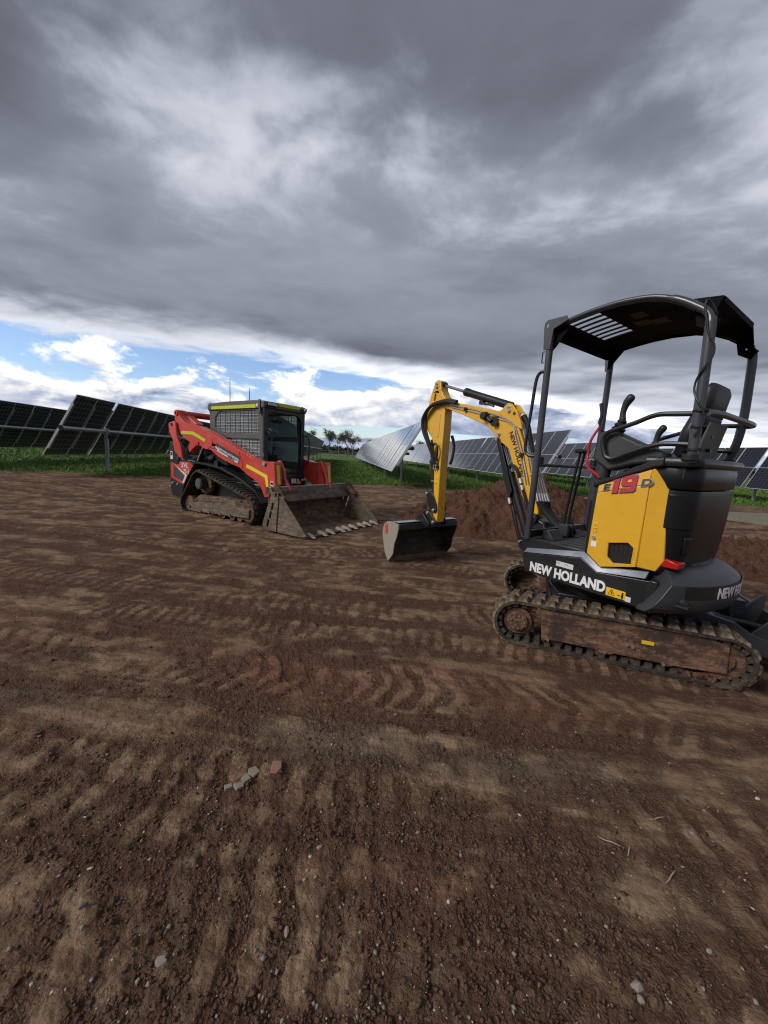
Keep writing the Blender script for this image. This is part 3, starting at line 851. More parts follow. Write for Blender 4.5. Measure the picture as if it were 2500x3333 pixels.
def build_row(j, off, label):
    base = ROW_ORG + W * 5.92 * j + U * off
    base.z = 0
    root = thing('solar_tracker', label, 'solar panels', base, -ROW_AZ, 'solar tracker rows in the paddock')
    inv = Matrix.Rotation(ROW_AZ, 4, 'Z')
    loc = lambda p: inv @ Vector(p)
    u = Vector((0, 1, 0)); w = Vector((1, 0, 0))
    sl = w * math.cos(TILT) + ZUP * math.sin(TILT)
    fc = Vector((-math.sin(TILT), 0, math.cos(TILT)))
    # module frame: x along -u or u so that x * y = face
    xa = sl.cross(fc)
    rot = Matrix((xa, sl, fc)).transposed()
    t = -2 * (MOD_W + .012) - .09
    t0 = t; k = 0; posts = []; ntot = 40
    jit = random.Random(50 + j)
    while k < ntot:
        lift = jit.uniform(-.004, .004)
        c = u * (t + MOD_W / 2) + ZUP * TUBE_H + fc * (0.16 + lift)
        tl = Matrix.Rotation(jit.uniform(-.006, .006), 3, 'X')
        place('panel', MOD_ME, root, c, rot @ tl)
        place('rail', RAIL_ME, root, u * (t + MOD_W + .006) + ZUP * TUBE_H + fc * 0.16, rot)
        k += 1; t += MOD_W + .012
        if k == 2 or (k > 2 and (k - 2) % 6 == 0):
            posts.append(t + .09); t += .18
    place('rail', RAIL_ME, root, u * (t0 - .004) + ZUP * TUBE_H + fc * 0.16, rot)
    MB().tube([(0, t0 - .16, TUBE_H), (0, t + .1, TUBE_H)], .062, 8).build('torque_tube', 'galvanised', root)
    MB().cyl((0, t0 - .17, TUBE_H), (0, t0 - .155, TUBE_H), .085, n=12).cyl((0, t0 - .20, TUBE_H), (0, t0 - .17, TUBE_H), .03, n=8).build('end_cap', 'black_steel', root)
    for p_ in posts:
        g = gh(base.x + U.x * p_, base.y + U.y * p_)
        place('post', POST_ME, root, (0, p_, 0))
        MB().ring((0, p_ - .03, TUBE_H), (0, 1, 0), .13, .07, .06, 14).build('bearing', 'galvanised', root)
    # motor hung beside the first post, and the strings of cable looping below the tube
    MB().cyl((.06, posts[0] + .1, TUBE_H - .2), (.34, posts[0] + .1, TUBE_H - .2), .06, n=12).box(-.09, .09, posts[0] + .02, posts[0] + .18, TUBE_H - .28, TUBE_H - .1).build('drive_motor', 'black_steel', root, .008)
    for c_ in range(9):
        y0 = t0 + 1.2 + c_ * 2.3
        xx = -.45 if j < 0 else -.3
        drop = jit.uniform(.35, .62)
        pts = crom([(xx, y0, TUBE_H - .75), (xx + .1, y0 + .15, TUBE_H - 0.75 - drop * .7), (xx + .16, y0 + .5, TUBE_H - .75 - drop), (xx + .2, y0 + .8, TUBE_H - .85)], 4)
        MB().tube(pts, .014, 5).build('cable', 'hose', root)
    return root
for _r in ROWS: build_row(*_r)

# ------------------------------------------------------------------ far trees, wood line and fence
def gum_tree(x, y, h, seed, label, lean=0.0, spread=1.0):
    rg = random.Random(seed)
    root = thing('gum_tree', label, 'tree', (x, y, 0), 0, 'gum trees on the horizon')
    tr = MB(); tips = []
    def limb(p, d, L, r, depth):
        pts = [p]; q_ = Vector(p); dd = Vector(d)
        for s in range(4):
            dd = (dd + Vector((rg.uniform(-.22, .22), rg.uniform(-.22, .22), .08))).normalized()
            q_ = q_ + dd * L / 4; pts.append(tuple(q_))
        tr.tube(pts, [r * (1 - .13 * s) for s in range(5)], 5)
        if depth <= 1: tips.append((q_.copy(), L))
        if depth == 0: return
        for b in range(rg.choice((2, 3, 3))):
            a = rg.uniform(0, 6.28); sp = rg.uniform(.35, .8) * spread
            nd = (dd + Vector((math.cos(a) * sp, math.sin(a) * sp, rg.uniform(-.1, .35)))).normalized()
            limb(tuple(q_), nd, L * rg.uniform(.55, .8), r * .52, depth - 1)
    limb((0, 0, -.2), (lean, 0, 1), h * .30, h * .022, 3)
    tr.build('trunk', 'bark', root, smooth=0)
    V_, T = [], []
    for tip, L in tips:
        for c_ in range(3):
            cc = tip + Vector((rg.gauss(0, .5), rg.gauss(0, .5), rg.gauss(-.25, .55))) * h * .07
            rr = h * rg.uniform(.018, .05)
            for l_ in range(rg.randint(14, 40)):
                o_ = Vector((rg.gauss(0, 1), rg.gauss(0, 1), rg.gauss(0, .9))) * rr
                a = Vector((rg.gauss(0, 1), rg.gauss(0, 1), rg.gauss(-.6, .8))).normalized() * h * .015
                b = a.orthogonal().normalized() * h * .006
                i0 = len(V_); p_ = cc + o_
                V_ += [tuple(p_ - a), tuple(p_ + b), tuple(p_ + a), tuple(p_ - b)]; T.append((i0, i0 + 1, i0 + 2, i0 + 3))
    me = bpy.data.meshes.new('crown'); me.from_pydata(V_, [], T); me.materials.append(MATS['gum_leaf'])
    place('crown', me, root)
TREES = [
    (1068, 108, 9.6, 'broad gum tree, leftmost of the clump in the gap between solar rows'),
    (1098, 118, 8.2, 'low bushy gum tree beside the broad one in the gap'),
    (1124, 108, 9.4, 'tall slender gum tree in the middle of the gap clump'),
    (1146, 104, 7.8, 'slim gum tree with a high crown right of the middle of the clump'),
    (1192, 112, 6.9, 'round gum tree just above the far end of the silvery panels'),
    (1303, 118, 7.6, 'gum crown peeping over the top edge of the silvery panels'),
    (1372, 105, 7.2, 'gum tree showing left of the digger stick above the panels'),
    (1405, 112, 8.4, 'gum tree directly behind the upper digger stick'),
    (1500, 120, 8.2, 'small gum crown over the grey panels left of the boom'),
    (1548, 114, 9.6, 'flat topped gum crown over the grey panels under the boom'),
    (1012, 120, 9.2, 'gum tree half hidden behind the dark row by the cab'),
]
for _k, (_px, _d, _h, _l) in enumerate(TREES):
    gum_tree((_px - 1250) / 1250 * _d * 0.99 - 0.5, _d, _h, 300 + _k, _l)

def far_wood():
    rs = np.random.RandomState(9); V_, T = [], []
    n = 26000
    a = R(-62) + rs.rand(n) * R(124)
    d = 210 + rs.rand(n) * 60
    x = np.sin(a) * d; y = np.cos(a) * d
    top = 2.6 + 2.2 * (fbm(x * .02, y * .02, 5, 3) + .4) + 1.8 * fbm(x * .12, y * .12, 6, 3)
    z = rs.rand(n) ** 0.8 * np.maximum(top, .8)
    s = 0.5 + rs.rand(n) * .8
    ax = rs.randn(n, 3) * s[:, None] * .55; bx = rs.randn(n, 3) * s[:, None] * .4
    p = np.c_[x, y, z]
    V_ = np.stack([p - ax, p + bx, p + ax, p - bx], 1).reshape(-1, 3)
    k = np.arange(n) * 4
    o = quick_mesh('far_wood', V_, np.stack([k, k + 1, k + 2, k + 3], -1), 'far_wood')
    tag(o, 'dark line of distant scrub and trees along the horizon', 'woodland', kind='stuff')
far_wood()

def fence():
    root = thing('paddock_fence', 'thin wire paddock fence with pale posts beyond the solar rows', 'fence', (0, 72, 0))
    for k in range(-14, 16):
        MB().box(k * 2.6 - .05, k * 2.6 + .05, -.05, .05, -.2, 1.55).build('fence_post', 'wood_post', root)
    for z in (.3, .7, 1.1, 1.4):
        MB().tube([(-36, 0, z), (39, 0, z)], .012, 4).build('wire', 'galvanised', root)
fence()

# ------------------------------------------------------------------ spoil heaps and the gravel pad
def heap(name, label, cx, cy, rx, ry, h, seed, rot=0.0, res=150, ridges=None, kind=None):
    n = res
    uu, vv = np.meshgrid(np.linspace(-1.25, 1.25, n), np.linspace(-1.25, 1.25, n))
    x = uu * rx; y = vv * ry
    c_, s_ = math.cos(rot), math.sin(rot)
    X = cx + x * c_ - y * s_; Y = cy + x * s_ + y * c_
    rr = np.sqrt(uu ** 2 + vv ** 2) + 0.13 * fbm(X * 1.2, Y * 1.2, seed, 3)
    prof = np.clip(1 - rr, 0, 1) ** 0.85
    z = h * prof + 0.10 * h * fbm(X * 2.2, Y * 2.2, seed + 1, 3) * ss(prof, 0, .2)
    if ridges: 
        for (ax, ay, ar, ah) in ridges: z = np.maximum(z, ah * np.clip(1 - np.hypot(X - ax, Y - ay) / ar, 0, 1) ** 0.9)
    lump = np.maximum(0, perlin(X * 7, Y * 7, seed + 2)) * 0.13 + np.maximum(0, perlin(X * 14, Y * 14, seed + 3)) * 0.09 + np.maximum(0, perlin(X * 27, Y * 27, seed + 4)) * 0.05
    z = z + lump * ss(z, 0.0, 0.12)
    z = z - 0.05 + 0.02 * ss(z, 0, .1)
    V_ = np.c_[X.ravel(), Y.ravel(), z.ravel()]
    i, j = np.meshgrid(np.arange(n - 1), np.arange(n - 1), indexing='ij')
    F = np.stack([i * n + j, i * n + j + 1, (i + 1) * n + j + 1, (i + 1) * n + j], -1).reshape(-1, 4)
    o = quick_mesh(name, V_, F, 'heap_soil', True)
    tag(o, label, 'dirt pile')
    return o
heap('soil_heap', 'large heap of loose red brown soil behind the digger boom', 3.0, 8.2, 2.75, 1.9, 1.05, 400, 0.15, 190)
heap('soil_bank', 'dark broken bank of dug clods behind the digger counterweight', 5.9, 5.5, 2.1, 1.15, 0.42, 430, -0.25, 140)

def gravel_pad():
    xs = np.linspace(9.2, 26, 60); ys = np.linspace(-1, 1, 14)
    X, V = np.meshgrid(xs, ys)
    wob = fbm(X * .5, V * 2, 9, 3)
    Y = 11.6 + V * (1.9 * ss(X, 8.8, 12)) + 0.06 * (X - 10) + wob * .5
    Z = ground_height(X.ravel(), Y.ravel()).reshape(X.shape) * 0.4 + 0.055 * (1 - np.abs(V) ** 3) + .01
    n, m = X.shape
    i, j = np.meshgrid(np.arange(n - 1), np.arange(m - 1), indexing='ij')
    F = np.stack([i * m + j, i * m + j + 1, (i + 1) * m + j + 1, (i + 1) * m + j], -1).reshape(-1, 4)
    o = quick_mesh('gravel_pad', np.c_[X.ravel(), Y.ravel(), Z.ravel()], F, 'gravel_pale', True)
    o['kind'] = 'structure'
gravel_pad()

# ------------------------------------------------------------------ clods and chips lying on the dirt
def scatter(name, label, cat, n, mat, rmin, rmax, dmin, dmax, seed, loose_only=False, flat=0.7):
    rs = np.random.RandomState(seed)
    d = dmin * (dmax / dmin) ** (rs.rand(n)); a = R(-72) + rs.rand(n) * R(144)
    x = np.sin(a) * d; y = np.cos(a) * d
    z, lo, rd, pa, gm = ground_height(x, y, True)
    k = gm < .2
    for mx, my, mr in MACHINES: k &= np.hypot(x - mx, y - my) > mr * .9
    if loose_only: k &= rs.rand(n) < np.clip((lo - .3) * 1.6, 0.03, 1)
    x, y, z, d = x[k], y[k], z[k], d[k]; n = len(x)
    r = rmin * (rmax / rmin) ** (rs.rand(n) ** 2.0)
    base = np.array([(1, 0, 0), (-1, 0, 0), (0, 1, 0), (0, -1, 0), (0, 0, 1), (0, 0, -1)], float)
    tri = np.array([(0, 2, 4), (2, 1, 4), (1, 3, 4), (3, 0, 4), (2, 0, 5), (1, 2, 5), (3, 1, 5), (0, 3, 5)])
    th = rs.rand(n) * 6.28
    c, s = np.cos(th), np.sin(th)
    B = base[None] * (1 + (rs.rand(n, 6, 1) - .5) * .7) + (rs.rand(n, 6, 3) - .5) * .55
    B[:, :, 0] *= (0.8 + 0.7 * rs.rand(n))[:, None]; B[:, :, 2] *= flat
    V_ = np.empty_like(B)
    V_[:, :, 0] = B[:, :, 0] * c[:, None] - B[:, :, 1] * s[:, None]; V_[:, :, 1] = B[:, :, 0] * s[:, None] + B[:, :, 1] * c[:, None]; V_[:, :, 2] = B[:, :, 2]
    V_ = V_ * r[:, None, None] + np.stack([x, y, z + r * .25], -1)[:, None, :]
    T = (tri[None] + (np.arange(n) * 6)[:, None, None]).reshape(-1, 3)
    o = quick_mesh(name, V_.reshape(-1, 3), T, mat)
    tag(o, label, cat, kind='stuff')
scatter('soil_clods', 'small crumbs and clods of brown soil strewn over the yard', 'soil', 60000, 'clod_soil', .0020, .0095, .5, 8, 21, True)
scatter('gravel_chips', 'pale quartz and gravel chips strewn over the dirt', 'gravel', 1100, 'quartz', .0018, .0050, .6, 6.5, 22)
scatter('blue_chips', 'grey stone chips strewn over the dirt', 'gravel', 1500, 'rock_pale', .0025, .008, .6, 7, 23)

# ------------------------------------------------------------------ mini excavator
EX = thing('mini_excavator', 'yellow and charcoal mini excavator with open canopy, bucket resting on the dirt', 'excavator', (1.78, 3.05, 0), R(126))
UND = R(-20.9 - 126)        # the undercarriage is slewed against the house

def capsule_path(x0, x1, zc, r, n_arc=14):
    """Stadium outline: list of (x, z, normal angle, run)."""
    pts = []
    L = x1 - x0; per = 2 * L + 2 * math.pi * r
    def at(s):
        s = s % per
        if s < L: return (x0 + s, zc + r, math.pi / 2)
        s -= L
        if s < math.pi * r:
            a = math.pi / 2 - s / r; return (x1 + r * math.cos(a), zc + r * math.sin(a), a)
        s -= math.pi * r
        if s < L: return (x1 - s, zc - r, -math.pi / 2)
        s -= L
        a = -math.pi / 2 - s / r
        return (x0 + r * math.cos(a), zc + r * math.sin(a), a)
    return at, per

def poly_path(pts):
    """Closed polyline path with run-length lookup; returns position and outward normal angle."""
    P_ = [Vector((p[0], p[1])) for p in pts]; n = len(P_)
    seg = [(P_[(i + 1) % n] - P_[i]).length for i in range(n)]; per = sum(seg)
    def raw(s):
        s = s % per
        for i in range(n):
            if s <= seg[i]: return P_[i].lerp(P_[(i + 1) % n], s / seg[i])
            s -= seg[i]
        return P_[0]
    def at(s):
        p = raw(s); d = raw(s + .02) - raw(s - .02)
        return (p.x, p.y, math.atan2(d.x, -d.y))      # outward for a clockwise path
    return at, per

def belt(parent, at, per, y0, y1, thick, nseg, lug_mesh, lug_n, drive_mesh, drive_n, mats, rot, pair=0.0):
    ring_o, rings = [], []
    m = MB()
    for k in range(nseg):
        x, z, a = at(per * k / nseg)
        c, s = math.cos(a), math.sin(a)
        rings.append([(x, y0, z), (x, y1, z), (x - c * thick, y1, z - s * thick), (x - c * thick, y0, z - s * thick)])
    rings.append(rings[0])
    m.loft(rings, False)
    b = m.build('track', mats[0], parent, smooth=40)
    b.rotation_euler = (0, 0, rot)
    for k in range(lug_n):
        x, z, a = at(per * (k + .3) / lug_n)
        M = Matrix(((math.sin(a), 0, math.cos(a)), (0, 1, 0), (-math.cos(a), 0, math.sin(a))))
        for yy in ((-pair, pair) if pair else (0,)):
            if yy > 0: x, z, a = at(per * (k + .62) / lug_n); M = Matrix(((math.sin(a), 0, math.cos(a)), (0, 1, 0), (-math.cos(a), 0, math.sin(a))))
            place('tread_lug', lug_mesh, b, (x, (y0 + y1) / 2 + yy, z), M)
    for k in range(drive_n):
        x, z, a = at(per * (k + .5) / drive_n)
        c, s = math.cos(a), math.sin(a)
        M = Matrix(((s, 0, c), (0, 1, 0), (-c, 0, s)))
        place('drive_lug', drive_mesh, b, (x - c * thick, (y0 + y1) / 2, z - s * thick), M)
    return b

def lug(w, l0, l1, h, mat, skew=0.0):
    m = MB()
    vs = []
    for z, l in ((-.004, l0), (h, l1)):
        ww = w * (1 if z < 0 else .86)
        vs += [(-l / 2 - skew, -ww / 2, z), (l / 2 - skew, -ww / 2, z), (l / 2 + skew, ww / 2, z), (-l / 2 + skew, ww / 2, z)]
    m.add(vs, [(3, 2, 1, 0), (4, 5, 6, 7), (0, 1, 5, 4), (1, 2, 6, 5), (2, 3, 7, 6), (3, 0, 4, 7)])
    return m.mesh('tread_lug', mat, 25)

def ex_undercarriage():
    # paired blocks across the belt, as on rubber mini tracks
    lug_me = lug(.108, .074, .052, .018, 'rubber_muddy', .008)
    dr = MB().rbox((0, 0, -.014), (.018, .095, .018)).mesh('drive_lug', 'rubber', 25)
    at, per = capsule_path(-.573, .645, .193, .163)
    for s in (-1, 1):
        y0, y1 = sorted((s * .42, s * .65))
        b = belt(EX, at, per, y0, y1, .020, 110, lug_me, 38, dr, 50, ('rubber', 'rubber_muddy'), UND, pair=.058)
        yo = s * .65
        fr = MB().prism([(-.40, .085), (-.425, .335), (.50, .335), (.66, .30), (.672, .115), (.40, .10), (.36, .085), (.32, .10), (.06, .10), (.03, .085), (-.03, .085), (-.06, .105), (-.36, .105), (-.385, .085)],
                        yo - s * .018, yo - s * .19)
        f = fr.build('track_frame', 'track_frame', EX, .006); f.rotation_euler.z = UND
        sp = MB()
        teeth = []
        for k in range(34):
            a = 2 * math.pi * k / 34; r_ = .142 if k % 2 else .118
            teeth.append((-.573 + r_ * math.cos(a), .193 + r_ * math.sin(a)))
        sp.prism(teeth, yo - s * .075, yo - s * .10)
        sp.cyl((-.573, yo - s * .10, .193), (-.573, yo - s * .045, .193), .108, .098, 24)
        sp.cyl((-.573, yo - s * .045, .193), (-.573, yo - s * .022, .193), .074, .068, 20)
        w = sp.build('sprocket', 'track_frame', EX, .003); w.rotation_euler.z = UND
        for k in range(9):
            a = 2 * math.pi * k / 9
            place('bolt', BOLT_S, w, (-.573 + .048 * math.cos(a), yo - s * .02, .193 + .048 * math.sin(a)))
        idl = MB().cyl((.645, yo - s * .04, .193), (.645, yo - s * .19, .193), .128, n=24).cyl((.645, yo - s * .025, .193), (.645, yo - s * .04, .193), .06, n=16)
        w = idl.build('idler', 'track_frame', EX, .004); w.rotation_euler.z = UND
        for xr in (-.30, -.06, .18, .42):
            w = MB().cyl((xr, yo - s * .05, .088), (xr, yo - s * .18, .088), .042, n=14).build('roller', 'track_frame', EX); w.rotation_euler.z = UND
        for xb, zb in ((-.36, .108), (0.0, .102), (.335, .102), (.12, .185), (.155, .18)):
            place('bolt', BOLT_M, f, (xb, yo - s * .014, zb))
    place('label_plate', MB().box(-.035, .035, -.002, .002, -.012, .012).mesh('label_plate', 'decal_yellow', 0), f_near(), (.235, -.633, .225))
    # packed soil on the near frame ledge
    m = MB(); rg = random.Random(3)
    for k in range(60):
        m.ico((rg.uniform(-.38, .52), -.60 + rg.uniform(-.02, .03), .318 + rg.uniform(0, .015)), (rg.uniform(.015, .045), .02, rg.uniform(.006, .018)), 1, .25, rg)
    w = m.build('packed_soil', 'mud_red', EX); w.rotation_euler.z = UND
    m = MB()
    for k in range(26):
        m.ico((.52 + rg.uniform(-.05, .1), -.60 + rg.uniform(-.03, .03), .05 + rg.uniform(0, .03)), rg.uniform(.01, .026), 1, .25, rg)
    w = m.build('packed_soil', 'mud_red', EX); w.rotation_euler.z = UND
    # centre frame and slewing ring
    c = MB().box(-.36, .40, -.46, .46, .17, .30).prism([(-.30, -.30), (.30, -.30), (.36, 0), (.30, .30), (-.30, .30), (-.36, 0)], .28, .36, 'z')
    w = c.build('centre_frame', 'charcoal', EX, .01); w.rotation_euler.z = UND
    MB().lathe([(.0, .36), (.30, .36), (.30, .42), (.27, .42), (.27, .47), (0, .47)], 0, 360, 36, False).build('slew_ring', 'black_steel', EX)
    # blade at the travel front
    bl = MB()
    prof = [(1.20, .03), (1.16, .08), (1.125, .17), (1.12, .26), (1.145, .345), (1.165, .345), (1.15, .26), (1.155, .17), (1.185, .09), (1.225, .03)]
    bl.prism(prof, -.66, .66)
    w = bl.build('dozer_blade', 'charcoal', EX, .004); w.rotation_euler.z = UND
    for s in (-1, 1):
        ar = MB()
        ar.prism([(.36, .26), (.44, .375), (.60, .395), (.80, .355), (.90, .29), (1.13, .22), (1.13, .13), (.85, .17), (.5, .2)], s * .30 - .02, s * .30 + .02)
        w = ar.build('blade_arm', 'weight_grey', EX, .004); w.rotation_euler.z = UND
        w = MB().box(1.05, 1.13, s * .58 - .03, s * .58 + .03, .10, .33).build('blade_stop', 'charcoal', EX, .004); w.rotation_euler.z = UND
    w = MB().box(.60, .75, -.28, .28, .30, .335).build('blade_crosspiece', 'weight_grey', EX, .004); w.rotation_euler.z = UND
    for s in (-1, 1):
        w = MB().prism([(.92, .20), (1.12, .46), (1.15, .46), (1.15, .20)], s * .16 - .008, s * .16 + .008).build('blade_gusset', 'weight_grey', EX, .003); w.rotation_euler.z = UND
    w = MB().box(.90, .99, .05, .14, .30, .42).build('blade_bracket', 'weight_grey', EX, .003); w.rotation_euler.z = UND
    ro = MB().cyl((.70, 0, .30), (1.1, 0, .25), .025, n=12).cyl((.40, 0, .34), (.75, 0, .29), .042, n=14)
    w = ro.build('blade_ram', 'black_steel', EX); w.rotation_euler.z = UND

BOLT_S = MB().cyl((0, -.006, 0), (0, .006, 0), .007, n=6).mesh('bolt', 'bucket_steel', 20)
BOLT_M = MB().cyl((0, -.010, 0), (0, .010, 0), .011, n=6).mesh('bolt', 'zinc', 20)
PIN = MB().cyl((0, -.012, 0), (0, .012, 0), .020, n=14).cyl((0, .012, 0), (0, .02, 0), .012, n=8).mesh('pin', 'zinc', 25)
def f_near(): return [o for o in EX.children if o.name.startswith('track_frame')][0]
ex_undercarriage()

def ex_house():
    # deck and skirts
    MB().box(-.52, .38, -.47, .455, .455, .64).build('deck', 'charcoal', EX, .012)
    sk = [(.392, .60), (.358, .47), (-.50, .462), (-.535, .655), (-.207, .622), (-.088, .695), (.372, .624)]
    MB().prism(sk, .456, .492).build('side_skirt', 'charcoal', EX, .006)
    MB().prism(sk, -.492, -.47).build('side_skirt', 'charcoal', EX, .006)
    # bright trim strip along the skirt: lower edge proud, upper edge set back
    lo = [(.395, .602), (.372, .626), (-.088, .697), (-.207, .624), (-.50, .662)]
    up = [(.392, .610), (.367, .660), (-.092, .738), (-.200, .664), (-.505, .705)]
    m = MB()
    rings = []
    for (a, b) in zip(lo, up):
        rings.append([(a[0], .455, a[1]), (a[0], .496, a[1]), (b[0], .466, b[1]), (b[0], .45, b[1])])
    m.loft(rings)
    m.build('trim_strip', 'trim_silver', EX, .002)
    # entry side plate above the trim and the floor
    MB().prism([(.395, .62), (.39, .742), (-.10, .742), (-.10, .72), (.36, .64)], .43, .462).build('entry_plate', 'charcoal', EX, .004)
    MB().prism([(.37, .735), (.46, .74), (.475, .70), (.455, .64), (.38, .60)], .425, .455).build('front_bracket', 'charcoal', EX, .005)
    place('bolt', BOLT_M, EX.children[-1], (.448, .462, .695))
    MB().prism([(.39, -.47), (.46, -.30), (.60, -.24), (.66, -.17), (.66, -.07), (.60, .02), (.46, .22), (.39, .44)], .46, .60, 'z').build('front_nose', 'charcoal', EX, .01)
    fl = MB().box(-.14, .39, -.44, .44, .64, .725).build('floor', 'plastic', EX, .004)
    for k in range(9):
        y = .40 - k * .085
        MB().box(-.12, .20, y - .013, y + .013, .724, .737).build('floor_rib', 'plastic', fl, .003)
    MB().prism([(.24, .725), (.355, .725), (.35, .80), (.30, .80)], .14, .30).build('foot_rest', 'plastic', EX, .008)
    fr_ = EX.children[-1]
    for k in range(4): MB().rbox((.262 + k * .012, .22, .745 + k * .015), (.004, .07, .003), Matrix.Rotation(-.9, 3, 'Y')).build('tread_rib', 'black_steel', fr_)
    MB().prism([(.24, .725), (.355, .725), (.35, .77), (.30, .77)], -.25, -.05).build('pedal', 'plastic', EX, .008)
    MB().box(.37, .40, -.44, .44, .742, .80).build('floor_front_rail', 'black_steel', EX, .004)
    # yellow engine-side panel: flat face, bent rear facet, six-sided vent
    outer = [(-.134, 1.170), (-.44, 1.256), (-.44, .722), (-.217, .664), (-.118, .738)]
    vent = [(-.248, .845), (-.372, .872), (-.412, .842), (-.409, .728), (-.297, .706), (-.254, .745)]
    pn = MB().holed(outer, [vent], .452, .494)
    pn.prism([(-.134, 1.170), (-.44, 1.256), (-.44, 1.352), (-.135, 1.222)], [.494, .494, .481, .487], .45)
    pn.prism([(-.44, 1.352), (-.455, 1.356), (-.535, 1.234), (-.570, .79), (-.535, .712), (-.44, .722)], [.481, .480, .452, .447, .455, .494], [.45, .45, .43, .425, .43, .45])
    pnl = pn.build('side_panel', 'yellow', EX, .006, 22)
    MB().prism([(p[0], p[1]) for p in vent], .455, .462).build('vent_recess', 'decal_brown', pnl)
    gr = MB()
    for k in range(26):
        z = .70 + k * .0068
        gr.box(-.408, -.252, .470, .474, z, z + .0026)
    gr.build('vent_grille', 'plastic', pnl)
    MB().tube([(p[0], .49, p[1]) for p in vent + vent[:1]], .006, 6).build('vent_rim', 'yellow', pnl)
    MB().cyl((-.155, .49, .858), (-.155, .502, .858), .013, n=14).build('panel_lock', 'zinc', pnl)
    MB().box(-.178, -.142, .494, .4965, .795, .832).build('sticker', 'white', pnl)
    MB().box(-.172, -.142, .494, .496, .885, .965).build('warning_sticker', 'decal_yellow', pnl)
    MB().tube([(-.157 + .012 * math.cos(a), .4965, .943 + .013 * math.sin(a)) for a in (1.57, 3.66, 5.76, 7.85)], .0013, 4).box(-.168, -.147, .4955, .4968, .893, .8955).box(-.168, -.147, .4955, .4968, .921, .9235).box(-.1685, -.1665, .4955, .4968, .893, .9235).box(-.1485, -.1465, .4955, .4968, .893, .9235).build('warning_mark', 'decal_brown', pnl)
    # model lettering on the panel: reads left to right towards the rear
    rot = basis((-1, 0, .175), (0.06, -.13, 1))
    def put(nm, s, size, mat, x, z, y, bold, xs=1.0, shear=.18):
        me = text_mesh(nm, s, size, mat, bold, .0012, 1.0, xs, shear)
        place(nm, me, pnl, (x, y, z), rot)
    put('lettering', 'E', .062, 'decal_silver', -.170, 1.187, .4990, .045, 1.35)
    put('lettering', 'E', .060, 'decal_black', -.172, 1.1885, .5010, .018, 1.35)
    # squared numerals: outline grows for the silver and black backing layers
    def numeral(outer, holes, grow, mat, y, dx=0.0, dz=0.0):
        sh = lambda p: (p[0] + .20 * p[1], p[1])
        def off(loop, g):
            cx = sum(p[0] for p in loop) / len(loop); cz = sum(p[1] for p in loop) / len(loop)
            return [(p[0] + math.copysign(g, p[0] - cx), p[1] + math.copysign(g, p[1] - cz)) for p in loop]
        o2 = [sh(p) for p in off(outer, grow)]; h2 = [[sh(p) for p in off(h, -grow)] for h in holes]
        m = MB().holed(o2, h2, 0.0, .0016, 'z') if h2 else MB().prism(o2, 0.0, .0016, 'z')
        place('lettering', m.mesh('lettering', mat, 0), pnl, (-.232 - dx, y, 1.178 + dz), rot)
    one = [(0, 0), (.034, 0), (.034, .098), (.026, .104), (.006, .104), (-.008, .092), (-.008, .082), (0, .082)]
    nine = [(.048, 0), (.124, 0), (.138, .012), (.138, .098), (.126, .110), (.060, .110), (.048, .098), (.048, .052), (.058, .040), (.106, .040), (.106, .026), (.048, .026)]
    nine_h = [[(.080, .066), (.106, .066), (.106, .084), (.080, .084)]]
    numeral(one, [], .0045, 'decal_silver', .4985); numeral(nine, nine_h, .0045, 'decal_silver', .4985)
    numeral(one, [], .0022, 'decal_black', .4999, .0015, -.0015); numeral(nine, nine_h, .0022, 'decal_black', .4999, .0015, -.0015)
    numeral(one, [], -.001, 'decal_red', .5014); numeral(nine, nine_h, -.001, 'decal_red', .5014)
    put('lettering', 'D', .066, 'decal_silver', -.392, 1.236, .4990, .045, 1.35)
    put('lettering', 'D', .064, 'weight_grey', -.393, 1.2375, .5010, .018, 1.35)

    # engine hood: rounded rear body
    def ring(z, xf, xr, hw, rc=.13):
        pts = [(xf, hw), (xr + rc, hw)]
        for k in range(1, 8):
            a = math.pi / 2 + math.pi / 2 * k / 8
            pts.append((xr + rc + rc * math.cos(a), hw - rc + rc * math.sin(a)))
        pts.append((xr, hw - rc)); pts.append((xr - .012, 0)); pts.append((xr, -hw + rc))
        for k in range(1, 8):
            a = math.pi + math.pi / 2 * k / 8
            pts.append((xr + rc + rc * math.cos(a), -hw + rc + rc * math.sin(a)))
        pts += [(xr + rc, -hw), (xf, -hw)]
        return [(x, y, z) for x, y in pts]
    MB().loft([ring(.70, -.16, -.630, .44), ring(.80, -.16, -.642, .450), ring(1.0, -.16, -.658, .452), ring(1.20, -.16, -.666, .452), ring(1.23, -.16, -.663, .449)]).build('engine_hood', 'charcoal_hood', EX, 0, 50)
    MB().loft([ring(1.238, -.16, -.663, .451), ring(1.248, -.16, -.668, .455), ring(1.345, -.30, -.670, .456), ring(1.372, -.36, -.662, .450)]).build('hood_band', 'charcoal_hood', EX, 0, 50)
    MB().loft([ring(1.375, -.40, -.672, .475, .07), ring(1.39, -.40, -.680, .484, .07), ring(1.418, -.40, -.678, .482, .07), ring(1.428, -.40, -.665, .470, .07)]).build('hood_lid', 'charcoal', EX, 0, 50)
    # raised pad and lock on the hood side
    def arc_pad(z0, z1, a0, a1, r_in, r_out, mat, nm):
        m = MB(); rings = []
        for k in range(9):
            a = R(a0 + (a1 - a0) * k / 8); cx, cy = -.530, .322
            rings.append([(cx + r_in * math.cos(a), cy + r_in * math.sin(a), z0), (cx + r_out * math.cos(a), cy + r_out * math.sin(a), z0 + .012),
                          (cx + r_out * math.cos(a), cy + r_out * math.sin(a), z1 - .012), (cx + r_in * math.cos(a), cy + r_in * math.sin(a), z1)])
        m.loft(rings); return m.build(nm, mat, EX, .003)
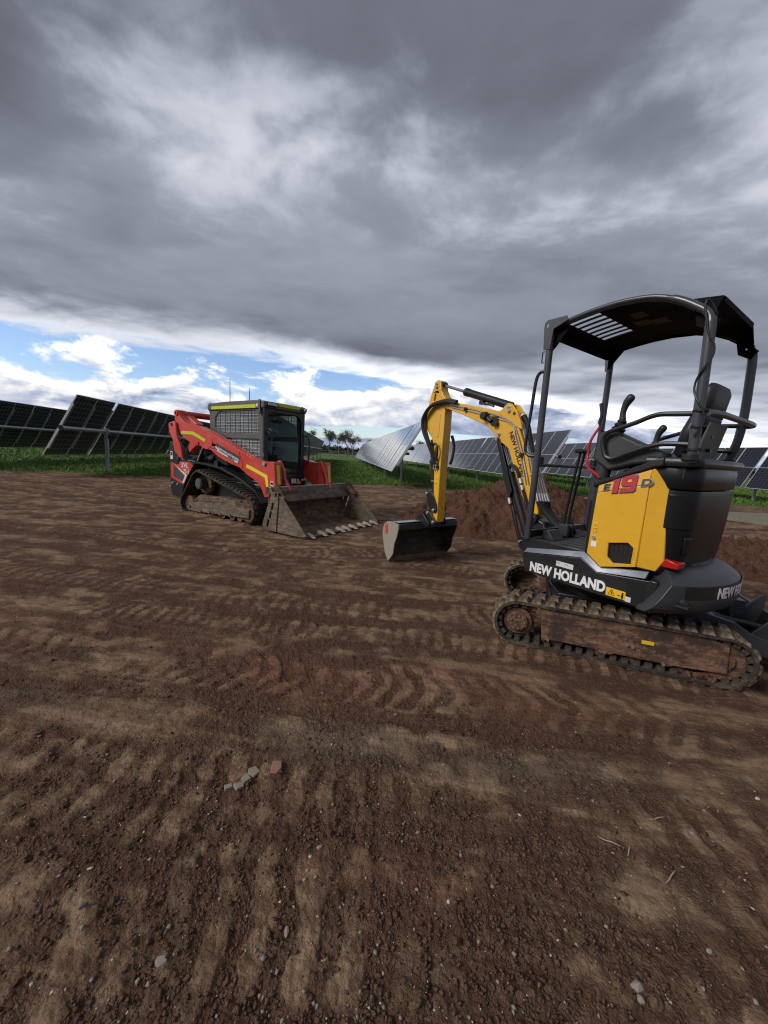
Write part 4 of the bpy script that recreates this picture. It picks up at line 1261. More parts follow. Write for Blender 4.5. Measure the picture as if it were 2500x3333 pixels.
    arc_pad(.985, 1.215, 92, 178, .122, .1335, 'charcoal_hood', 'hood_panel')
    arc_pad(.83, .95, 148, 176, .118, .1285, 'charcoal_hood', 'hood_recess')
    MB().box(-.60, -.575, .425, .446, 1.30, 1.372).build('hood_latch', 'black_steel', EX, .004)
    # sloping cover between panel and lid (side ledge)
    led = [(-.10, 1.235), (-.30, 1.330), (-.42, 1.398), (-.50, 1.428), (-.50, 1.372), (-.45, 1.362), (-.135, 1.222), (-.105, 1.205)]
    MB().prism(led, .30, .497).build('side_ledge', 'charcoal', EX, .008)
    MB().prism([(-.105, 1.225), (-.135, 1.225), (-.118, .745), (-.095, .735)], .33, .480).build('panel_jamb', 'black_steel', EX, .004)
    MB().box(-.17, -.10, -.45, .34, .72, 1.16).build('seat_base', 'plastic', EX, .02)
    # red fuel cap guard between hood and weight
    MB().prism([(-.555, .752), (-.575, .808), (-.645, .788), (-.648, .752)], .33, .450).build('red_cover', 'red_glossy', EX, .006)
    # counterweight
    prof = [(.50, .455), (.70, .455), (.785, .475), (.832, .515), (.842, .545), (.845, .580), (.838, .672), (.800, .700), (.715, .742), (.66, .748), (.50, .748)]
    cwm = MB(); rings = []
    for k in range(41):
        u_ = k / 40; rg_ = []
        for r_, z_ in prof:
            a0_ = 134 + max(0, z_ - .50) * 42; a1_ = 360 - a0_
            t_ = R(a0_ + (a1_ - a0_) * u_); rg_.append((r_ * math.cos(t_), r_ * math.sin(t_), z_))
        rings.append(rg_)
    cw_ = cwm.loft(rings).build('counterweight', 'weight_grey', EX, .004, 25)
    MB().lathe([(.8455, .585), (.8465, .668), (.8445, .670), (.8435, .583)], 147, 214, 40).build('weight_band', 'decal_black', cw_)
    MB().lathe([(.60, .747), (.672, .747), (.668, .760), (.60, .762)], 136, 224, 32).build('weight_lip', 'charcoal', cw_)
    MB().prism([(-.49, .462), (-.55, .462), (-.575, .66), (-.53, .665)], .44, .505).build('skirt_end', 'charcoal', EX, .008)
    tm = text_mesh('lettering', 'NEW HOLLAND', .092, 'white', .034, .0008, 1.0, .80, .12, .56)
    wid = max(v.co.x for v in tm.vertices)
    for v in tm.vertices:
        a = R(181.5) + (v.co.x - wid / 2) / .848
        zz = .592 + v.co.y; rr = .848 + v.co.z
        v.co = (rr * math.cos(a), rr * math.sin(a), zz)
    place('lettering', tm, cw_)
    a = R(146)
    MB().cyl((.845 * math.cos(a), .845 * math.sin(a), .575), (.87 * math.cos(a), .87 * math.sin(a), .575), .018, n=8).box(-.74, -.66, .46, .50, .545, .555).build('tow_eye', 'weight_grey', cw_)
    # skirt lettering and stickers
    rs = basis((-1, 0, .01), (0, 0, 1))
    tm = text_mesh('lettering', 'NEW HOLLAND', .100, 'white', .046, .0012, 1.0, .86, 0, .582)
    place('lettering', tm, [o for o in EX.children if o.name.startswith('side_skirt')][0], (.308, .4935, .492), rs)
    sk0 = [o for o in EX.children if o.name.startswith('side_skirt')][0]
    MB().box(-.040, .093, .492, .4945, .588, .626).build('sticker', 'decal_white', sk0)
    for xx in (.075, .012):
        MB().tube([(xx + .014 * math.cos(t), .495, .602 + .014 * math.sin(t)) for t in (0, .6, 1.2, 1.8, 2.4, 3.1)], .0014, 4).build('sticker_mark', 'plastic', sk0)
    MB().box(-.404, -.282, .492, .4945, .484, .540).build('warning_sticker', 'decal_yellow', sk0)
    MB().tube([(-.318 + .024 * math.cos(a_), .4955, .507 + .026 * math.sin(a_)) for a_ in (1.57, 3.66, 5.76, 7.85)], .0022, 4).box(-.323, -.317, .4945, .4962, .50, .518).box(-.375, -.357, .4945, .4962, .503, .508).cyl((-.387, .4945, .525), (-.387, .4962, .525), .006, n=10).box(-.393, -.381, .4945, .4962, .497, .519).box(-.391, -.3875, .4945, .4962, .486, .498).box(-.3865, -.383, .4945, .4962, .486, .498).build('warning_mark', 'decal_black', sk0)
    MB().box(-.438, -.405, .492, .4945, .480, .514).build('sticker', 'decal_white', sk0)
    MB().cyl((-.078, .490, .606), (-.078, .4955, .606), .019, n=16).build('skirt_plug', 'charcoal', sk0)
ex_house()

def ex_canopy():
    # arched roof line of (x, z)
    line = [(.385, 2.348), (.30, 2.367), (.18, 2.388), (.05, 2.404), (-.10, 2.410), (-.25, 2.399), (-.36, 2.370), (-.45, 2.326), (-.52, 2.276), (-.57, 2.226)]
    def zof(x):
        for (a, b), (c, d) in zip(line[:-1], line[1:]):
            if c <= x <= a: return d + (b - d) * (x - c) / (a - c)
        return line[-1][1]
    xs_roof = [.385, .275, .22, .16, .10, .045, -.03, -.10, -.18, -.25, -.31, -.36, -.41, -.45, -.485, -.52]
    def slab(m, xs, y0, y1, t=.009, dz=0.0):
        rings = []
        for x in xs:
            z = zof(x) + dz
            rings.append([(x, y0, z), (x, y1, z), (x, y1, z - t), (x, y0, z - t)])
        m.loft(rings)
    roof = MB()
    slab(roof, [.385, .33, .265], -.455, .455)
    sx = [.265, .21, .15, .10, .045]
    y = .435; n = 7; sw, bw = .064, .018
    slab(roof, sx, .435, .455)
    for k in range(n):
        y0 = y - sw; slab(roof, sx, y0 - bw, y0); y = y0 - bw
    slab(roof, sx, -.455, y - .0005)
    crown = lambda x: 2.404 - .050 * max(0, (-.22 - x) / .385)
    rings = []
    for x in [.045, -.03, -.10, -.18, -.25, -.31, -.36, -.41, -.45, -.49, -.53, -.57, -.605]:
        top = []
        for y in (-.455, -.33, -.20, 0, .20, .33, .455):
            top.append((x, y, zof(x) if abs(y) > .43 else max(zof(x), crown(x)) if x < -.10 else zof(x)))
        rings.append(top + [(a, b, c - .010) for a, b, c in reversed(top)])
    roof.loft(rings)
    rf = roof.build('roof', 'canopy_black', EX, 0, 40)
    # inner liner and stickers underneath
    for k, (x, y) in enumerate(((-.12, .20), (-.07, .02), (-.18, .00))):
        M = MB(); z = zof(x) - .0105
        M.box(x - .05, x + .05, y - .06, y + .06, z - .002, z); M.build('roof_sticker', 'decal_brown', rf)
    # flange down the edges of the sheet
    for s in (-1, 1):
        m = MB(); rings = []
        for x in xs_roof:
            z = zof(x); rings.append([(x, s * .455, z), (x, s * .470, z - .004), (x, s * .470, z - .022), (x, s * .455, z - .022)])
        m.loft(rings); m.build('roof_flange', 'canopy_black', rf, 0, 40)
    MB().box(.375, .392, -.455, .455, 2.29, 2.352).build('roof_front_lip', 'canopy_black', rf, .004)
    MB().box(-.612, -.602, -.32, .32, 2.315, 2.352).build('roof_rear_lip', 'canopy_black', rf, .003)
    # hoops: rear leg curving over into the roof edge
    for s in (-1, 1):
        y = s * .462
        leg = [(-.560, 1.40), (-.605, 1.56), (-.618, 1.75), (-.612, 2.00), (-.603, 2.16)] if s < 0 else [(-.625, 1.40), (-.620, 1.60), (-.615, 1.85), (-.607, 2.10), (-.602, 2.19)]
        top = [(-.578, 2.240), (-.52, 2.286), (-.45, 2.332), (-.36, 2.374), (-.25, 2.403), (-.10, 2.415), (.05, 2.409), (.18, 2.393), (.30, 2.372), (.375, 2.353)]
        pts = crom([(x, y, z) for x, z in leg + top], 4)
        MB().tube(pts, [.0275 if p.z < 2.2 else (.016 if p.x > -.4 else .022) for p in pts], 14).build('rear_hoop', 'rops_steel', EX)
        MB().cyl((-.618 if s > 0 else -.575, y, 1.41), (-.618 if s > 0 else -.575, y, 1.45), .046, n=14).build('post_foot', 'black_steel', EX, .004)
        xf = .372 if s > 0 else .352
        MB().tube([(.380, y, .735), (xf, y, 1.4), (xf, y, 2.36)], .0255, 14).build('front_post', 'rops_steel', EX)
        # top bracket with eye
        outer = [(.352, 2.20), (.405, 2.20), (.418, 2.36), (.414, 2.395), (.395, 2.412), (.245, 2.412), (.235, 2.38), (.34, 2.34)]
        eye = [(.392 + .012 * math.cos(a), 2.372 + .015 * math.sin(a)) for a in (k * math.pi / 5 for k in range(10))]
        MB().holed(outer, [eye], y + s * .022, y + s * .030).build('lifting_bracket', 'rops_steel', EX)
        MB().prism([(.36, 2.345), (.24, 2.345), (.34, 2.22), (.36, 2.20)], y - s * .030, y - s * .022).build('gusset', 'canopy_black', EX)
        hole = [(-.585 + .012 * math.cos(a), 2.26 + .012 * math.sin(a)) for a in (k * math.pi / 5 for k in range(10))]
        MB().holed([(-.50, 2.31), (-.64, 2.19), (-.60, 2.14), (-.53, 2.18)], [[(-.575 + .010 * math.cos(a), 2.215 + .010 * math.sin(a)) for a in (k * math.pi / 5 for k in range(10))]], y - s * .036, y - s * .028).build('gusset', 'canopy_black', EX)
    # grab handle on the near front post, small loop above it
    MB().tube(crom([(.385, .47, 2.045), (.425, .475, 2.035), (.448, .478, 1.97), (.462, .478, 1.75), (.480, .478, 1.52), (.474, .478, 1.44), (.44, .475, 1.405), (.39, .47, 1.40)], 5), .013, 8).build('grab_handle', 'black_steel', EX)
    MB().tube([(.40, .475, 2.19), (.418, .475, 2.19), (.418, .475, 2.11), (.40, .475, 2.11)], .005, 6).build('hook_loop', 'black_steel', EX)
    MB().tube([(.362, .455, 1.335), (.350, -.455, 1.335)], .014, 10).build('front_bar', 'rops_steel', EX)
    for s in (-1, 1): MB().prism([(.35, 1.32), (.35, 1.40), (.385, 1.40), (.385, 1.32)], s * .40, s * .46).build('bar_bracket', 'black_steel', EX, .003)
    # rear cross rail and the hip rails
    MB().tube(crom([(-.665, .47, 1.682), (-.68, .30, 1.69), (-.685, 0, 1.69), (-.685, -.38, 1.69), (-.66, -.50, 1.69), (-.61, -.505, 1.69)], 4), .019, 10).build('rear_rail', 'rops_steel', EX)
    rail = [(-.60, 1.685), (-.50, 1.688), (-.416, 1.690), (-.355, 1.675), (-.279, 1.642), (-.160, 1.600), (-.116, 1.580), (-.093, 1.55), (-.091, 1.50), (-.115, 1.43), (-.145, 1.408), (-.185, 1.412), (-.256, 1.443), (-.34, 1.478), (-.43, 1.505), (-.50, 1.510), (-.60, 1.506)]
    for s in (1, -1):
        MB().tube(crom([(x, s * .42, z) for x, z in rail], 3), .0155, 8).build('side_rail', 'black_steel', EX)
    # cable tied up the near hoop
    rg = random.Random(5); pts = []
    for k in range(15):
        z = 1.55 + k * .062; a = math.pi / 2 + .9 * math.sin(k * 1.05)
        pts.append((-.626 + .038 * math.cos(a) * 1.1 + .02 * (z - 1.5), .462 + .036 * abs(math.sin(a)) + .002, z))
    pts = [p for p in pts if p[2] < 2.16] + [(-.585, .50, 2.22), (-.572, .49, 2.27), (-.580, .475, 2.30), (-.60, .46, 2.27), (-.62, .45, 2.22), (-.61, .42, 2.17)]
    MB().tube(crom(pts, 4), .0055, 6).build('tied_cable', 'hose', EX)
    for z in (1.69, 1.60, 1.47):
        MB().ring((-.63, .462, z), (.1, 0, 1), .040, .031, .012, 14).build('cable_tie', 'hose', EX)
ex_canopy()

def ex_cockpit():
    # seat
    MB().loft([[(x, y, z) for x, y in ((-.16, .22), (-.52, .22), (-.52, -.22), (-.16, -.22))] for z in (1.30, 1.34)]).build('seat_pan', 'plastic', EX, .02)
    def cushion(sections, nm):
        m = MB(); rings = []
        for (x, z, hw, t, tilt) in sections:
            ring = []
            for k in range(16):
                a = 2 * math.pi * k / 16
                ca, sa = math.cos(a), math.sin(a)
                sy = hw * math.copysign(abs(ca) ** .5, ca); st = t * math.copysign(abs(sa) ** .6, sa)
                ring.append((x + st * math.cos(tilt), sy, z + st * math.sin(tilt)))
            rings.append(ring)
        m.loft(rings); return m.build(nm, 'seat_vinyl', EX, 0, 60)
    cushion([(-.14, 1.37, .17, .02, 1.4), (-.18, 1.38, .21, .045, 1.4), (-.34, 1.375, .22, .05, 1.5), (-.48, 1.38, .21, .05, 1.5), (-.50, 1.38, .19, .02, 1.5)], 'seat_cushion')
    cushion([(-.47, 1.43, .15, .02, .15), (-.47, 1.46, .20, .045, .15), (-.505, 1.60, .215, .055, .2), (-.535, 1.70, .20, .05, .2), (-.55, 1.745, .14, .02, .2)], 'seat_back')
    cushion([(-.540, 1.69, .17, .02, .2), (-.545, 1.71, .20, .040, .2), (-.57, 1.865, .195, .040, .2), (-.58, 1.90, .16, .02, .2)], 'headrest')
    MB().prism([(-.53, 1.42), (-.60, 1.66), (-.612, 1.66), (-.565, 1.42)], -.17, .18).build('seat_back_plate', 'cab_grey', EX, .01)
    sb = EX.children[-1]
    for z in (1.49, 1.58): MB().cyl((-.58, .06, z), (-.60, .06, z), .012, n=10).build('bolt', 'black_steel', sb)
    # consoles with joysticks
    for s in (1, -1):
        prof = [(-.015, 1.40), (-.028, 1.56), (-.065, 1.60), (-.16, 1.585), (-.30, 1.52), (-.46, 1.46), (-.46, 1.40), (-.28, 1.37), (-.13, 1.32)]
        dn = 0 if s > 0 else -.15
        prof = [(x, z + dn) for x, z in prof]
        MB().prism(prof, s * .245, s * .385).build('arm_console', 'plastic', EX, .018)
        con = EX.children[-1]
        MB().tube([(-.05, s * .315, 1.10), (-.08, s * .315, 1.38 + dn)], .05, 12).build('console_stalk', 'plastic', con)
        bel = []; rr = []
        for k in range(9):
            bel.append((-.125 - .004 * k, s * .315, 1.575 + dn + k * .013)); rr.append((.060 - .0042 * k) * (1 if k % 2 else .76))
        MB().tube(bel, rr, 14).build('joystick_bellows', 'hose', con)
        g = crom([(-.155, s * .315, 1.67 + dn), (-.150, s * .315, 1.72 + dn), (-.162, s * .315, 1.78 + dn), (-.185, s * .315, 1.82 + dn), (-.20, s * .315, 1.838 + dn)], 4)
        MB().tube(g, [.020, .021, .020, .019, .019, .019, .020, .021, .023, .025, .026, .027, .027, .026, .024, .020, .012][:len(g)], 12).build('joystick', 'seat_vinyl', con)
    # travel levers with paddle tops and the safety lever with its red cable
    for k, y in enumerate((.035, -.035)):
        MB().tube(crom([(.325, y, .80), (.315, y, .94), (.29, y, 1.18), (.262, y, 1.42), (.255, y, 1.452)], 4), .011, 8).build('travel_lever', 'black_steel', EX)
        lv = EX.children[-1]
        MB().prism([(.225, 1.452), (.29, 1.448), (.298, 1.468), (.275, 1.480), (.235, 1.482), (.216, 1.47)], y - .03, y + .03).build('lever_pad', 'hose', lv, .006)
        MB().box(.27, .36, y - .02, y + .02, .73, .84).build('lever_boot', 'plastic', lv, .01)
    MB().prism([(.25, .75), (.38, .75), (.42, .92), (.34, .90)], -.09, -.075).build('lever_bracket', 'charcoal', EX, .004)
    MB().tube(crom([(-.02, .30, 1.60), (.005, .30, 1.66), (-.002, .30, 1.72), (.012, .30, 1.80)], 4), [.008] * 4 + [.012] * 6 + [.014] * 3, 10).build('safety_lever', 'seat_vinyl', EX)
    MB().tube(crom([(-.015, .335, 1.63), (.022, .36, 1.53), (.030, .36, 1.42), (.0, .40, 1.34), (-.075, .42, 1.295), (-.10, .42, 1.27)], 5), .009, 8).build('red_cable', 'cable_red', EX)
ex_cockpit()

YB0, YB1 = -.185, -.062           # boom plates
def ex_boom():
    MB().prism([(.36, .42), (.50, .42), (.70, .46), (.74, .55), (.735, .80), (.66, .84), (.56, .80), (.50, .66), (.36, .64)], -.20, -.05).build('swing_post', 'charcoal', EX, .015)
    boom = [(.640, .790), (.705, .765), (.745, .800), (.774, .937), (.834, 1.022), (.919, 1.195), (.973, 1.318), (1.045, 1.470), (1.075, 1.495), (1.126, 1.526), (1.193, 1.537), (1.224, 1.560),
            (1.240, 1.612), (1.284, 1.659), (1.338, 1.706), (1.422, 1.735), (1.553, 1.783), (1.760, 1.858), (1.907, 1.903), (2.060, 1.945), (2.085, 1.985), (2.060, 2.025), (2.0, 2.032),
            (1.869, 1.989), (1.659, 1.949), (1.390, 1.892), (1.240, 1.853), (1.160, 1.815), (1.03, 1.775), (.960, 1.700), (.905, 1.590), (.850, 1.480), (.800, 1.350), (.762, 1.235), (.715, 1.05), (.665, .955), (.640, .900)]
    bo = MB().prism(boom, YB0 + .012, YB1).build('boom', 'yellow', EX, .007, 25)
    # gusset plates carrying the stick ram
    ear = [(1.215, 1.842), (1.167, 1.862), (1.131, 1.902), (1.090, 1.926), (1.049, 1.914), (.989, 1.846), (.936, 1.759), (.900, 1.66), (1.0, 1.70), (1.12, 1.78)]
    hole = [(1.012 + .018 * math.cos(a), 1.815 + .018 * math.sin(a)) for a in (k * math.pi / 6 for k in range(12))]
    for y0, y1 in ((YB1 - .004, YB1 + .010), (YB0, YB0 + .014)):
        MB().holed(ear, [hole], y0, y1).build('ram_ear', 'yellow', bo, .003)
    for p_ in ((1.085, 1.882), (1.075, 1.850)): place('pin', PIN, bo, (p_[0], YB1 + .014, p_[1]))
    for p_ in ((1.190, 1.590), (1.180, 1.622)): place('pin', PIN, bo, (p_[0], YB1 + .004, p_[1]))
    # lettering down the boom
    rot = basis((.0 - .205, 0, -.435), (.435, 0, -.205)) if False else basis((-.206, 0, -.436), (-.436, 0, .206))
    # letters read downwards along the boom, tops towards the rear edge
    xd = Vector((-.206, 0, -.436)).normalized(); nrm = Vector((0, 1, 0)); yd = nrm.cross(xd)
    rot = Matrix((xd, yd, nrm)).transposed()
    tm = text_mesh('lettering', 'NEW HOLLAND', .064, 'decal_brown', .034, .0012, 1.0, .98, 0, .475)
    place('lettering', tm, bo, (1.055, YB1 + .001, 1.632), rot)
    # steel lines along the boom
    for k, off in enumerate((0, .028)):
        e_ = off * 1.1
        pl_ = [(1.90 - off * .4, 1.965 - off), (1.62, 1.905 - off), (1.30, 1.833 - off), (1.10 - off * .2, 1.775 - off), (1.00 - e_ * .2, 1.715 - off * .8), (.938 + e_, 1.60), (.862 + e_, 1.42), (.790 + e_, 1.22), (.765 + e_, 1.14)]
        MB().tube([(x, YB1 + .012, z) for x, z in pl_], .0062, 6).build('hydraulic_line', 'zinc', bo)
    for p_ in ((1.655, 1.893), (.872, 1.415)):
        MB().rbox((p_[0], YB1 + .016, p_[1]), (.018, .012, .022)).cyl((p_[0], YB1 + .02, p_[1]), (p_[0], YB1 + .036, p_[1]), .008, n=8).build('line_clamp', 'black_steel', bo, .002)
    # work lamp
    MB().cyl((1.36, YB1 + .002, 1.807), (1.36, YB1 + .07, 1.807), .048, .038, 18).cyl((1.33, YB1 + .03, 1.79), (1.27, YB1 + .03, 1.745), .022, n=10).box(1.20, 1.28, YB1 + .004, YB1 + .02, 1.71, 1.80).box(1.19, 1.25, YB1 + .005, YB1 + .045, 1.70, 1.74).build('work_lamp', 'hose', bo, .003)
    # boom ram in front of the boom
    MB().cyl((1.185, -.125, 1.560), (.95, -.125, 1.05), .018, n=12).build('ram_rod', 'chrome', EX)
    MB().cyl((1.03, -.125, 1.215), (.745, -.125, .585), .040, n=16).cyl((1.035, -.125, 1.23), (1.02, -.125, 1.195), .044, n=16).build('ram_barrel', 'black_steel', EX)
    gd = [(1.195, 1.565), (1.155, 1.575), (1.02, 1.24), (.945, 1.06), (.975, .99), (1.055, 1.17)]
    MB().prism(gd, -.060, -.052).prism([(1.20, 1.56), (1.185, 1.565), (1.045, 1.17), (.968, .985), (.98, .98), (1.06, 1.165)], -.20, -.056).build('ram_guard', 'black_steel', EX, .003)
    # hoses from ram and lines down to the swing post
    hs = [crom([(1.0, -.05, 1.275), (.985, -.04, 1.31), (.93, -.04, 1.30), (.885, -.04, 1.235), (.862, -.045, 1.17), (.80, -.045, 1.05), (.745, -.05, .92), (.70, -.05, .80), (.66, -.04, .70)], 4),
          crom([(.965, -.075, .98), (.93, -.07, .90), (.89, -.07, .80), (.85, -.07, .68), (.80, -.08, .58)], 4),
          crom([(.985, -.10, .99), (.95, -.10, .88), (.90, -.10, .74), (.84, -.1, .60)], 4)]
    for h in hs: MB().tube(h, .016, 8).build('hydraulic_hose', 'hose', EX)
    for p_, q_ in (((.865, 1.19), (.845, 1.14)), ((.838, 1.125), (.82, 1.08)), ((.965, .985), (.945, .93))):
        MB().cyl((p_[0], -.045, p_[1]), (q_[0], -.045, q_[1]), .020, n=8).build('hose_fitting', 'zinc', EX)
    # bundle of steel lines over the back of the boom into hoses
    for k in range(5):
        y = -.075 - k * .028
        xo = .022 * k
        MB().tube([(.93 - xo * .1, y, 1.72), (.86, y, 1.55), (.775, y, 1.33), (.70 - .008 * k, y, 1.10), (.675 - .01 * k, y, 1.04)], .0085, 6).build('steel_line', 'zinc', EX)
        MB().cyl((.685 - .008 * k, y, 1.06), (.66 - .01 * k, y, .985), .014, n=8).build('hose_fitting', 'zinc', EX)
        MB().tube(crom([(.66 - .01 * k, y, .99), (.60, y - .02, .90), (.50, y - .04, .80), (.40, y - .06, .72), (.34, y - .07, .64)], 4), .019, 8).build('hydraulic_hose', 'hose', EX)
    MB().rbox((.745, -.13, 1.24), (.02, .075, .012)).build('line_clamp', 'galvanised', EX, .002)
    MB().tube(crom([(.95, -.12, 1.80), (.90, -.13, 1.70), (.86, -.14, 1.55), (.83, -.14, 1.45)], 4), .03, 8).build('hydraulic_hose', 'hose', EX)
    MB().cyl((.665, YB1 - .01, .83), (.665, YB1 + .045, .83), .045, n=16).build('boom_pivot', 'black_steel', EX)
    place('pin', PIN, EX.children[-1], (.665, YB1 + .05, .83))

    # stick
    st = [(2.147, 2.271), (2.191, 2.257), (2.216, 2.208), (2.249, 2.123), (2.280, 2.028), (2.299, 1.948), (2.319, 1.850), (2.314, 1.768), (2.284, 1.685), (2.244, 1.629), (2.182, 1.573), (2.120, 1.401),
          (2.107, 1.199), (2.087, .949), (2.072, .80), (2.060, .620), (2.030, .555), (1.992, .552), (1.985, .62), (1.994, .936), (1.998, 1.223), (1.993, 1.506), (1.988, 1.673), (1.992, 1.913), (2.005, 1.96), (1.985, 2.03), (2.044, 2.087), (2.085, 2.151), (2.100, 2.243)]
    slot = [(2.178, 2.13), (2.196, 2.09), (2.208, 2.03), (2.195, 2.012), (2.172, 2.04), (2.164, 2.10)]
    sk = MB().holed(st, [slot], YB0 + .004, YB1 + .004).build('stick', 'yellow', EX, .006, 25)
    MB().prism([(2.215, 1.93), (2.12, 1.93), (2.06, 1.87), (2.065, 1.60), (2.10, 1.58), (2.11, 1.83), (2.15, 1.88), (2.215, 1.885)], YB1 + .002, YB1 + .009).build('stick_rib', 'yellow', sk, .003)
    for p_ in ((2.165, 2.225), (2.160, 2.192)): place('pin', PIN, sk, (p_[0], YB1 + .012, p_[1]))
    MB().cyl((2.12, YB1 - .02, 2.215), (2.12, YB0 + .02, 2.215), .04, n=14).build('ram_eye', 'black_steel', sk)
    MB().box(2.022, 2.062, YB1 + .004, YB1 + .006, .99, 1.115).build('warning_sticker', 'decal_yellow', sk)
    MB().tube([(2.042 + .014 * math.cos(a), YB1 + .0068, 1.085 + .015 * math.sin(a)) for a in (1.57, 3.66, 5.76, 7.85)], .0014, 4).box(2.03, 2.045, YB1 + .006, YB1 + .0072, 1.025, 1.029).box(2.046, 2.054, YB1 + .006, YB1 + .0072, 1.012, 1.046).build('warning_mark', 'decal_brown', sk)
    # stick ram
    MB().cyl((2.12, -.12, 2.215), (1.70, -.12, 2.088), .017, n=12).build('ram_rod', 'chrome', EX)
    MB().cyl((1.735, -.12, 2.099), (1.10, -.12, 1.900), .042, n=18).cyl((1.74, -.12, 2.10), (1.69, -.12, 2.085), .046, n=18).build('ram_barrel', 'black_steel', EX)
    MB().tube(crom([(1.44, -.07, 1.95), (1.40, -.065, 1.935), (1.33, -.065, 1.925), (1.28, -.065, 1.905)], 4), .012, 8).rbox((1.455, -.085, 1.958), (.025, .025, .02)).build('ram_port', 'hose', EX)
    # hose arc from boom over to the stick
    for dy, dd in ((.03, 0), (.055, .02)):
        arc = crom([(1.78, YB1 + dy, 1.985 - dd), (1.92, YB1 + dy, 2.012 - dd), (2.06, YB1 + dy, 2.005 - dd), (2.18, YB1 + dy + .01, 1.975 - dd), (2.27, YB1 + dy + .01, 1.90 - dd), (2.305 + dd, YB1 + dy, 1.79), (2.275 + dd, YB1 + dy, 1.66), (2.20, YB1 + dy, 1.52), (2.13, YB1 + dy - .01, 1.40), (2.09, YB1 + .03, 1.31), (2.085, YB1 + .025, 1.26)], 5)
        MB().tube(arc, .020, 9).build('hydraulic_hose', 'hose', sk)
    loop = crom([(2.06, YB1 + .025, 1.26), (2.035, YB1 + .04, 1.36), (2.025, YB1 + .05, 1.45), (2.06, YB1 + .05, 1.51), (2.11, YB1 + .045, 1.48), (2.10, YB1 + .04, 1.40), (2.06, YB1 + .03, 1.33), (2.04, YB1 + .03, 1.26)], 5)
    MB().tube(loop, .013, 8).build('hydraulic_hose', 'hose', sk)
    MB().rbox((2.07, YB1 + .022, 1.235), (.05, .018, .012)).build('valve_block', 'black_steel', sk, .002)
    for x in (2.085, 2.045):
        MB().cyl((x, YB1 + .028, 1.30), (x, YB1 + .028, 1.20), .013, n=8).build('hose_fitting', 'zinc', sk)
    MB().tube(crom([(2.13, YB1 + .03, 1.34), (2.17, YB1 + .02, 1.30), (2.20, YB1 - .02, 1.26), (2.21, -.1, 1.20)], 4), .011, 8).build('hose_fitting', 'zinc', sk)
    MB().tube(crom([(1.99, YB0 - .02, 1.62), (1.96, YB0 - .04, 1.50), (1.965, YB0 - .03, 1.35), (1.985, YB0 - .02, 1.27)], 4), .018, 8).build('hydraulic_hose', 'hose', sk)
    # bucket ram on the outer edge of the stick
    MB().cyl((2.225, -.12, 1.50), (2.165, -.12, 1.02), .034, n=14).cyl((2.225, -.12, 1.50), (2.23, -.12, 1.56), .028, n=12).build('ram_barrel', 'black_steel', EX)
    MB().cyl((2.165, -.12, 1.03), (2.155, -.12, .91), .020, n=12).build('ram_rod', 'black_steel', EX)
    MB().cyl((2.168, -.12, 1.055), (2.167, -.12, 1.045), .036, n=14).build('ram_collar', 'zinc', EX)
    # linkage
    lk = [(2.208, .893), (2.190, .920), (2.150, .930), (2.105, .920), (2.056, .865), (1.998, .763), (1.990, .70), (2.020, .662), (2.060, .672), (2.144, .740), (2.184, .843)]
    for y0, y1 in ((YB1 + .008, YB1 + .024), (YB0 - .02, YB0 - .004)):
        MB().prism(lk, y0, y1).build('bucket_link', 'black_steel', EX, .004)
    place('pin', PIN, EX.children[-2], (2.175, YB1 + .03, .892)); place('pin', PIN, EX.children[-2], (2.035, YB1 + .03, .700))
    cp = [(2.225, .660), (2.140, .690), (2.075, .655), (1.965, .555), (1.985, .515), (2.112, .480), (2.16, .50), (2.235, .625)]
    for y0, y1 in ((YB1 + .026, YB1 + .044), (YB0 - .04, YB0 - .022)):
        MB().prism(cp, y0, y1).build('coupler_plate', 'black_steel', EX, .005)
    place('pin', PIN, EX.children[-2], (2.115, YB1 + .05, .655)); place('pin', PIN, EX.children[-2], (2.005, YB1 + .05, .555))
    MB().box(2.02, 2.20, YB0 - .02, YB1 + .026, .50, .60).build('coupler_body', 'black_steel', EX, .01)
    be = [(2.190, .650), (2.245, .612), (2.335, .525), (2.12, .495), (2.085, .470), (2.04, .52)]
    for y0, y1 in ((YB1 + .060, YB1 + .078), (YB0 - .075, YB0 - .057)):
        MB().prism(be, y0, y1).build('bucket_ear', 'black_steel', EX, .005)
    # mud bucket: curved shell between two side plates
    y0, y1 = -.628, .372
    outer = [(2.185, .448), (2.185, .512), (2.30, .530), (2.40, .520), (2.468, .488), (2.498, .42), (2.505, .334), (2.470, .22), (2.42, .10), (2.352, .002)]
    inner = [(2.345, .002), (2.405, .105), (2.452, .225), (2.487, .334), (2.480, .41), (2.455, .472), (2.395, .502), (2.30, .512), (2.205, .497), (2.205, .448)]
    m = MB(); prof = outer + inner
    m.prism(prof, y0, y1)
    bk_ = m.build('bucket', ['bucket_black'], EX, .003, 40)
    side = [(2.185, .448), (2.185, .512), (2.30, .530), (2.40, .520), (2.468, .488), (2.498, .42), (2.505, .334), (2.470, .22), (2.435, .115), (2.360, .012), (2.30, .075), (2.262, .13), (2.248, .26), (2.205, .36)]
    MB().prism(side, y1, y1 + .014).build('bucket_side', 'bucket_pale', bk_, .003)
    MB().prism(side, y0 - .014, y0).build('bucket_side', 'bucket_black', bk_, .003)
    MB().box(2.44, 2.455, y1 + .014, y1 + .017, .36, .47).build('bucket_badge', 'red', bk_)
    bd = bk_.children[-1]; 
    MB().prism([(2.395, .485), (2.435, .495), (2.425, .35), (2.385, .365)], y1 + .0145, y1 + .0175).build('bucket_badge', 'red', bk_)
    MB().box(2.195, 2.30, y0 + .002, y1 - .002, .531, .536).build('bucket_top', 'galvanised', bk_, .002)
